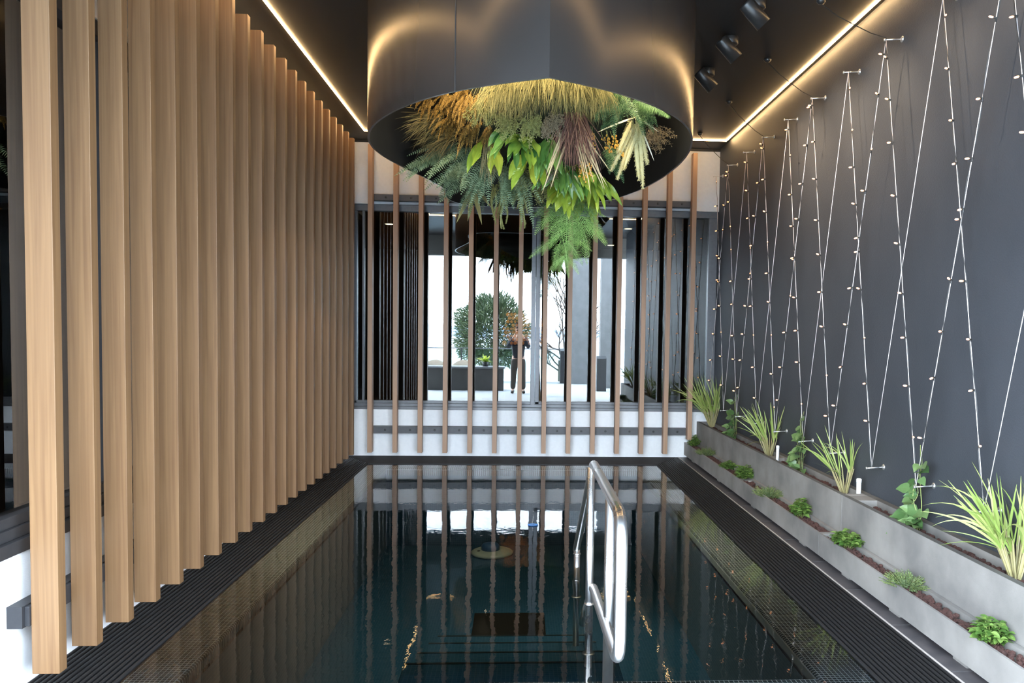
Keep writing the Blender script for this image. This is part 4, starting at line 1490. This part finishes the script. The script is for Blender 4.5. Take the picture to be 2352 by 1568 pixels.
# bright fern cascade
BF = [(1300, 450, 16, .38, .10, 'bright green fern cascading lowest of all the plants'), (1330, 500, 12, .32, .085, 'bright green fern hanging next to the mullion, upper tier'), (1290, 540, 10, .27, .075, 'bright green fern tips hanging before the window mullion')]
for i, (px, py, n_f, L, w, lab) in enumerate(BF):
    random.seed(320 + i)
    p0, n = core_hit(1310, 430)
    Yq = p0.y - .03
    t = thing('sword_fern', lab, 'plant', at(px, py, Yq), 'plants hanging under the drum')
    p = at(px, py, Yq)
    b = MB()
    b.tube([p + Vector((.0, .05, .22)), p], .004, 6)
    for k in range(n_f):
        a = (k + .5) / n_f * 2 - 1
        d = Vector((a * 1.0 + random.uniform(-.15, .15), random.uniform(-.5, .1), -.9 + .75 * abs(a) + random.uniform(-.25, .15)))
        b.frond(p + Vector((a * .04, random.uniform(-.02, .02), random.uniform(-.06, .03))), d, L * random.uniform(.75, 1.1), w, random.uniform(.5, 1.2), 22, FACE + Vector((random.uniform(-.3, .3), 0, random.uniform(-.2, .5))), .12, .40, .45, .0022, .2)
    b.build('fronds', 'bright', t)
random.seed(340)
p = at(1300, 585, core_hit(1310, 430)[0].y - .02)
t = thing('sword_fern', 'small pale fern tip hanging below the bright cascade', 'plant', p, 'plants hanging under the drum')
b = MB(); b.tube([p + Vector((0, 0, .15)), p], .003, 5)
for k, dx in enumerate((-1.0, -.7, -.3, .1, .6)):
    b.frond(p, Vector((dx, -.1, -.6)), .2, .05, .7, 20, FACE, .1, .5, .4, .0018, .2)
b.build('fronds', 'bright', t)

# ------------------------------------------------------------------ things behind the glass
IY = 11.6
random.seed(400)
rows = 0
for r in range(9):
    for c in range(11):
        px = 1158 + c * 8.4 + (4 if r % 2 else 0)
        py = 722 + r * 8.2
        if random.random() < .22 or (r < 2 and (c < 1 or c > 8)):
            continue
        q = at(px, py, IY)
        rr = random.uniform(.020, .031) * (1.25 if random.random() < .12 else 1)
        t = thing('firewood_log', 'round cut log end glowing orange in the stack behind the far window', 'log', q, 'stacked logs behind the far window')
        b = MB(); lathe(b, [(rr, .004), (rr * 1.05, .02), (rr * 1.05, .35), (rr, .36)], q, (0, 1, 0), 10)
        b.build('bark', 'log', t, True)
        b = MB(); lathe(b, [(rr * .96, 0), (rr * .96, .004)], q, (0, 1, 0), 10)
        b.build('cut_face', 'log_end', t)
q0, q1 = at(1150, 792, IY), at(1262, 715, IY)
b = MB(); b.box((q0.x - .02, IY - .02, q0.z - .06), (q1.x + .02, IY + .4, q0.z - .02)); b.box((q0.x - .02, IY + .39, q0.z - .06), (q1.x + .02, IY + .42, q1.z + .06))
b.box((q0.x, IY + .3, 0), (q0.x + .06, IY + .36, q0.z - .05)); b.box((q1.x - .06, IY + .3, 0), (q1.x, IY + .36, q0.z - .05))
tag(b.build('log_rack', 'black'), 'black rack holding the orange logs behind the far window', 'rack')
L = bpy.data.lights.new('log_lamp', 'SPOT'); L.energy = 220; L.spot_size = .9; L.color = (1, .6, .25); L.shadow_soft_size = .04
lo = bpy.data.objects.new('log_lamp', L); COL.objects.link(lo); lo.location = (q0.x * .5 + q1.x * .5, 10.7, 3.05)
lo.rotation_euler = (lo.location - (q0 + q1) * .5).to_track_quat('Z', 'Y').to_euler()
for i, (px, py) in enumerate(((894, 513), (1443, 524), (1403, 562))):
    q = atz(px, py, 3.2)
    t = thing('ceiling_downlight', ('warm round downlight behind the far window, beside the slatted wall', 'warm round downlight behind the far window, before the brown panel', 'warm round downlight deepest behind the far window')[i], 'downlight', q, 'downlights in the room behind the glass')
    b = MB(); lathe(b, [(.075, 0), (.075, .008), (.06, .01)], q, (0, 0, -1), 20); b.build('ring', 'peg', t)
    b = MB(); lathe(b, [(.058, .010), (.058, .012)], q, (0, 0, -1), 20); b.build('lens', 'lens', t)
# side room: counter, lantern, ornament
ct = thing('bar_counter', 'long timber topped counter behind the side window', 'counter', (-3.3, 6, 0))
b = MB(); b.box((-3.75, 3.0, 0), (-3.05, 9.5, .86)); b.build('front', 'dark_box', ct)
b = MB(); b.box((-3.8, 2.95, .86), (-3.0, 9.55, .91), .004); b.build('counter_top', 'counter', ct)
q = at(297, 565, 6.6)
lt = thing('pendant_lantern', 'glowing brass lantern behind the side window, seen between two slats', 'lamp', (q.x, q.y, 3.2))
b = MB(); b.box((q.x - .06, q.y - .06, q.z - .14), (q.x + .06, q.y + .06, q.z - .12)); b.box((q.x - .06, q.y - .06, q.z + .16), (q.x + .06, q.y + .06, q.z + .18)); b.tube([(q.x, q.y, q.z + .18), (q.x, q.y, 3.2)], .006, 6)
for sx_ in (-1, 1):
    for sy_ in (-1, 1):
        b.box((q.x + sx_ * .058 - .004, q.y + sy_ * .058 - .004, q.z - .13), (q.x + sx_ * .058 + .004, q.y + sy_ * .058 + .004, q.z + .17))
b.build('cage', 'gold', lt)
b = MB(); b.tube([(q.x, q.y, q.z - .10), (q.x, q.y, q.z + .12)], .035, 12); b.build('glow_tube', 'lamp', lt, True)
q = at(229, 925, 5.3)
b = MB(); b.sphere((q.x, q.y, q.z), .06, 2, .12); lathe(b, [(.05, -.02), (.03, .05)], (q.x, q.y, .93), (0, 0, 1), 12)
b.tube([(q.x, q.y, .93), (q.x, q.y, q.z)], .008, 8)
tag(b.build('brass_ornament', 'gold'), 'small brass ornament standing on the counter behind the side window', 'ornament')

# ------------------------------------------------------------------ the terrace behind, seen mirrored in the window
DZ = -.02
pb = thing('planter_box', 'long dark planter box on the terrace, mirrored in the window', 'planter', (-1.45, -1.4, DZ))
b = MB(); b.box((-2.5, -1.75, DZ), (-.42, -1.15, .58), .01); b.build('box', 'dark_box', pb)
b = MB(); b.box((-2.53, -1.78, .58), (-.39, -1.12, .63), .005); b.build('coping', 'column', pb)
for i, (x, lab) in enumerate(((-2.45, 'round wicker tub chair behind the dark box, mirrored at the slat side'), (-1.62, 'round wicker tub chair behind the dark box, mirrored by the tree'))):
    t = thing('tub_chair', lab, 'chair', (x, -2.7, DZ), 'wicker chairs on the terrace')
    b = MB()
    n = 20
    vs, fs = [], []
    for j in range(n + 1):
        a = PI * (-.1 + 1.2 * j / n)
        for r_, z_ in ((.30, .28), (.36, .74), (.32, .76), (.26, .30)):
            vs.append((x + r_ * math.cos(a), -2.7 - r_ * math.sin(a) * .9, DZ + z_ * (1 if z_ < .5 else (.72 + .28 * math.sin(max(0, min(PI, a)))))))
    for j in range(n):
        for k in range(4):
            fs.append((4 * j + k, 4 * j + (k + 1) % 4, 4 * j + 4 + (k + 1) % 4, 4 * j + 4 + k))
    b.add(vs, fs); b.build('backrest', 'wicker', t, True)
    b = MB(); lathe(b, [(.29, .28), (.30, .34), (.27, .42)], (x, -2.7, DZ), (0, 0, 1), 24); b.build('seat', 'wicker', t, True)
    for sx_ in (-.2, .2):
        for sy_ in (-.2, .2):
            b = MB(); b.tube([(x + sx_, -2.7 + sy_, DZ), (x + sx_ * .9, -2.7 + sy_ * .9, DZ + .3)], .014, 8); b.build('leg', 'black', t)
t = thing('potted_plant', 'small yellow green plant on the dark box, mirrored in the window', 'plant', (-.92, -1.42, .63))
b = MB(); lathe(b, [(.07, 0), (.09, .12), (.085, .12)], (-.92, -1.42, .63), (0, 0, 1), 16); b.build('pot', 'black', t, True)
b = MB()
random.seed(500)
for k in range(40):
    b.leaf((-.92, -1.42, .74), Vector((random.uniform(-1, 1), random.uniform(-1, 1), random.uniform(.2, 1.2))), random.uniform(.15, .3), .05, .8, 5)
b.build('leaves', 'lime', t)
gb = thing('glass_balustrade', 'glass terrace balustrade with thin posts, mirrored in the window', 'balustrade', (-1.5, -5.1, DZ))
for i in range(6):
    x0 = -5.3 + i * 1.15
    b = MB(); b.box((x0 + .03, -5.11, DZ + .05), (x0 + 1.12, -5.098, 1.0)); b.build('glass_panel', 'glass_r', gb)
for i in range(7):
    x0 = -5.3 + i * 1.15
    b = MB(); b.box((x0 - .02, -5.13, DZ), (x0 + .02, -5.08, 1.05)); b.build('post', 'black', gb)
b = MB(); b.box((-5.35, -5.13, 1.03), (1.65, -5.08, 1.06)); b.build('handrail', 'frame', gb)
b = MB(); b.box((1.64, -4.75, DZ), (2.15, -4.25, ZC + .6), .01); tag(b.build('terrace_column', 'column'), 'wide grey column on the terrace, mirrored in the window', 'column', None, 'structure')
b = MB(); b.box((2.36, -2.9, DZ), (2.74, -2.5, ZC + .6), .01); tag(b.build('terrace_column', 'column'), 'slim dark column nearer the pool, mirrored in the window', 'column', None, 'structure')
b = MB(); b.box((2.17, -4.55, DZ), (2.30, -4.42, ZC + .6)); tag(b.build('white_post', 'plastic'), 'thin white post beside the grey column, mirrored in the window', 'post')
for x, y, w, h, lab in ((1.40, -4.6, .2, 1.08, 'dark upright display stand by the grey column, mirrored in the window'), (2.28, -1.4, .26, .95, 'dark sloping display stand mirrored before the slim column')):
    t = thing('display_stand', lab, 'stand', (x, y, DZ))
    b = MB(); b.box((x - w / 2, y - .15, DZ), (x + w / 2, y + .12, DZ + h * .95), .01); b.build('body', 'black', t)
    b = MB(); vs = [(x - w / 2, y - .15, h * .93), (x + w / 2, y - .15, h * .93), (x + w / 2, y + .12, h * .93), (x - w / 2, y + .12, h * .93), (x - w / 2, y - .15, h), (x + w / 2, y - .15, h)]
    b.add(vs, [(0, 1, 5, 4), (4, 5, 2, 3), (0, 4, 3), (1, 2, 5), (0, 3, 2, 1)]); b.build('sloped_top', 'black', t)

random.seed(510)
tr = thing('evergreen_tree', 'round green tree beyond the terrace, mirrored in the window', 'tree', (-1.0, -10.0, -2))
b = MB(); b.tube([(-1.0, -10, -2.0), (-.95, -10, 0), (-1.05, -10, 1.3)], [.16, .13, .07], 10); b.build('trunk', 'bark', tr, True)
b = MB()
for k in range(9500):
    u = Vector((random.gauss(0, 1), random.gauss(0, 1), random.gauss(0, 1))).normalized() * random.uniform(.55, 1.0)
    c = Vector((-1.05, -10, 1.55)) + Vector((u.x * 1.42, u.y * 1.2, u.z * 1.45))
    c += Vector((math.sin(c.z * 5), math.cos(c.x * 6), math.sin(c.x * 7))) * .09
    b.blade(c, u + Vector((random.uniform(-.6, .6), random.uniform(-.6, .6), random.uniform(-.3, .8))), random.uniform(.14, .26), .05, .3, 3, None, .5, .6)
b.build('crown', 'tree', tr)
bt = thing('bare_tree', 'leafless branching tree beside the round tree, mirrored in the window', 'tree', (1.45, -7.6, -2))
b = MB()


def branch(p, d, L, r, dep):
    q = p + d * L
    b.tube([p, p.lerp(q, .5) + Vector((random.uniform(-.03, .03), 0, random.uniform(-.03, .03))), q], [r, r * .85, r * .7], 5, False)
    if dep:
        for i in range(3 if dep > 2 else 4):
            e = (d + Vector((random.uniform(-.8, .8), random.uniform(-.8, .8), random.uniform(-.25, .5)))).normalized()
            branch(p.lerp(q, random.uniform(.5, 1)), e, L * random.uniform(.55, .8), r * .6, dep - 1)


branch(Vector((1.45, -7.6, -2)), Vector((0, 0, 1)), 2.6, .09, 4)
for k in range(6):
    branch(Vector((1.45, -7.6, .2 + .15 * k)), Vector((random.uniform(-1, 1), random.uniform(-.6, .6), .35)).normalized(), .6, .03, 3)
b.build('branches', 'bark', bt)
b = MB(); b.box((-1500, -2600, -15.2), (1500, -12, -15.0))
tag(b.build('sea', 'sea'), 'pale sea below the terrace, mirrored in the window', 'sea', None, 'structure')
b = MB()
n = 60
vs, fs = [], []
for i in range(n + 1):
    x = -1400 + 2800 * i / n
    h = 8 + 12 * (math.sin(i * .31) * .5 + .5) + 6 * math.sin(i * .9)
    for yy, zz in ((-2000, -15), (-2080, h * .7), (-2160, h), (-2300, -15)):
        vs.append((x, yy, zz))
for i in range(n):
    for k in range(3):
        fs.append((4 * i + k, 4 * i + k + 1, 4 * i + 5 + k, 4 * i + 4 + k))
b.add(vs, fs)
tag(b.build('hills', 'hill', None, True), 'hazy blue hills across the sea, mirrored in the window', 'hills', None, 'structure')

# ------------------------------------------------------------------ the photographer, mirrored in the window
PX, PY = -.02, -.30
pn = thing('person', 'person in dark jacket and taupe trousers holding a camera up, mirrored in the window', 'person', (PX, PY, DZ))


def skinned(name, m, vs, es, rs, parent, root=0, sub=2):
    me = bpy.data.meshes.new(name)
    me.from_pydata([Vector(v) + Vector((PX, PY, DZ)) for v in vs], es, [])
    me.materials.append(M[m])
    o = bpy.data.objects.new(name, me); COL.objects.link(o)
    md = o.modifiers.new('skin', 'SKIN')
    for i, r in enumerate(rs):
        sv = me.skin_vertices[0].data[i]
        sv.radius = r if isinstance(r, tuple) else (r, r)
        sv.use_root = (i == root)
    md.use_smooth_shade = True
    s2 = o.modifiers.new('sub', 'SUBSURF'); s2.levels = sub; s2.render_levels = sub
    o.parent = parent
    o.matrix_parent_inverse = Matrix.Translation(-Vector(parent.location))
    return o


hv, he, hrd = [], [], []


def node(p, r, par=None):
    hv.append(p); hrd.append(r)
    if par is not None:
        he.append((par, len(hv) - 1))
    return len(hv) - 1


pel = node((0, 0, .95), (.15, .10))
wst = node((0, 0, 1.10), (.135, .095), pel)
che = node((0, .01, 1.32), (.165, .11), wst)
nk0 = node((0, .0, 1.46), (.075, .07), che)
nk1 = node((0, .015, 1.54), (.055, .058), nk0)
hd0 = node((0, .03, 1.61), (.070, .085), nk1)
hd1 = node((0, .025, 1.69), (.078, .095), hd0)
hd2 = node((0, .015, 1.75), (.055, .065), hd1)
for s_ in (-1, 1):
    sh = node((s_ * .185, 0, 1.43), .060, che)
    el = node((s_ * .27, .10, 1.20), .046, sh)
    wr = node((s_ * .105, .235, 1.50), .031, el)
    pm = node((s_ * .075, .262, 1.575), (.036, .020), wr)
    for f in range(4):
        k0 = node((s_ * (.072 - .016 * f), .285, 1.60 + .012 * (1.5 - abs(f - 1.5))), .0095, pm)
        k1 = node((s_ * (.060 - .016 * f), .310, 1.612 + .004 * f), .0085, k0)
    th = node((s_ * .055, .275, 1.555), .010, pm)
    node((s_ * .032, .290, 1.553), .0085, th)
    hp = node((s_ * .095, 0, .88), (.095, .10), pel)
    kn_ = node((s_ * .12, .015, .50), .060, hp)
    an = node((s_ * .135, -.02, .10), .040, kn_)
    node((s_ * .15, .12, .045), (.038, .03), an)
skinned('body', 'skin', hv, he, hrd, pn)
jv = [(0, 0, .90), (0, 0, 1.10), (0, .01, 1.33), (0, 0, 1.47)]
je = [(0, 1), (1, 2), (2, 3)]; jr = [(.185, .13), (.165, .12), (.19, .135), (.085, .08)]
for s_ in (-1, 1):
    i = len(jv); jv += [(s_ * .19, 0, 1.42), (s_ * .275, .10, 1.195), (s_ * .125, .215, 1.46)]
    je += [(2, i), (i, i + 1), (i + 1, i + 2)]; jr += [.082, .064, .046]
skinned('jacket', 'jacket', jv, je, jr, pn, 1)
tv = [(0, 0, .96), (0, 0, .90)]; te_ = [(0, 1)]; trr = [(.165, .115), (.165, .12)]
for s_ in (-1, 1):
    i = len(tv); tv += [(s_ * .10, 0, .80), (s_ * .12, .015, .50), (s_ * .135, -.015, .10)]
    te_ += [(1, i), (i, i + 1), (i + 1, i + 2)]; trr += [(.105, .115), .082, .072]
skinned('trousers', 'trousers', tv, te_, trr, pn, 0)
for s_ in (-1, 1):
    skinned('shoe', 'shoe', [(s_ * .135, -.06, .05), (s_ * .142, .04, .055), (s_ * .155, .15, .035)], [(0, 1), (1, 2)], [(.045, .048), (.05, .05), (.042, .032)], pn, 1)
skinned('hair', 'hair', [(0, -.02, 1.66), (0, .0, 1.74), (0, .04, 1.775)], [(0, 1), (1, 2)], [(.082, .08), (.082, .09), (.055, .05)], pn, 1)
b = MB()
for s_ in (-1, 1):
    b.sphere((PX + s_ * .082, PY + .01, DZ + 1.64), .022, 2, 0, (.45, .8, 1.3))
b.sphere((PX, PY + .125, DZ + 1.63), .016, 2, 0, (.8, 1.2, 1.2))
b.build('facial_features', 'skin', pn, True)
cm = thing('photo_camera', 'black camera held up by the person, mirrored in the window', 'camera', (0, -.06, 1.6))
b = MB(); b.box((-.07, -.115, 1.555), (.07, -.06, 1.645), .008); b.box((-.03, -.11, 1.64), (.03, -.065, 1.672), .006); b.build('camera_body', 'black', cm)
b = MB(); lathe(b, [(.036, 0), (.036, .022), (.033, .03), (.028, .024)], (0, -.062, 1.6), (0, 1, 0), 24); b.build('lens', 'black', cm, True)
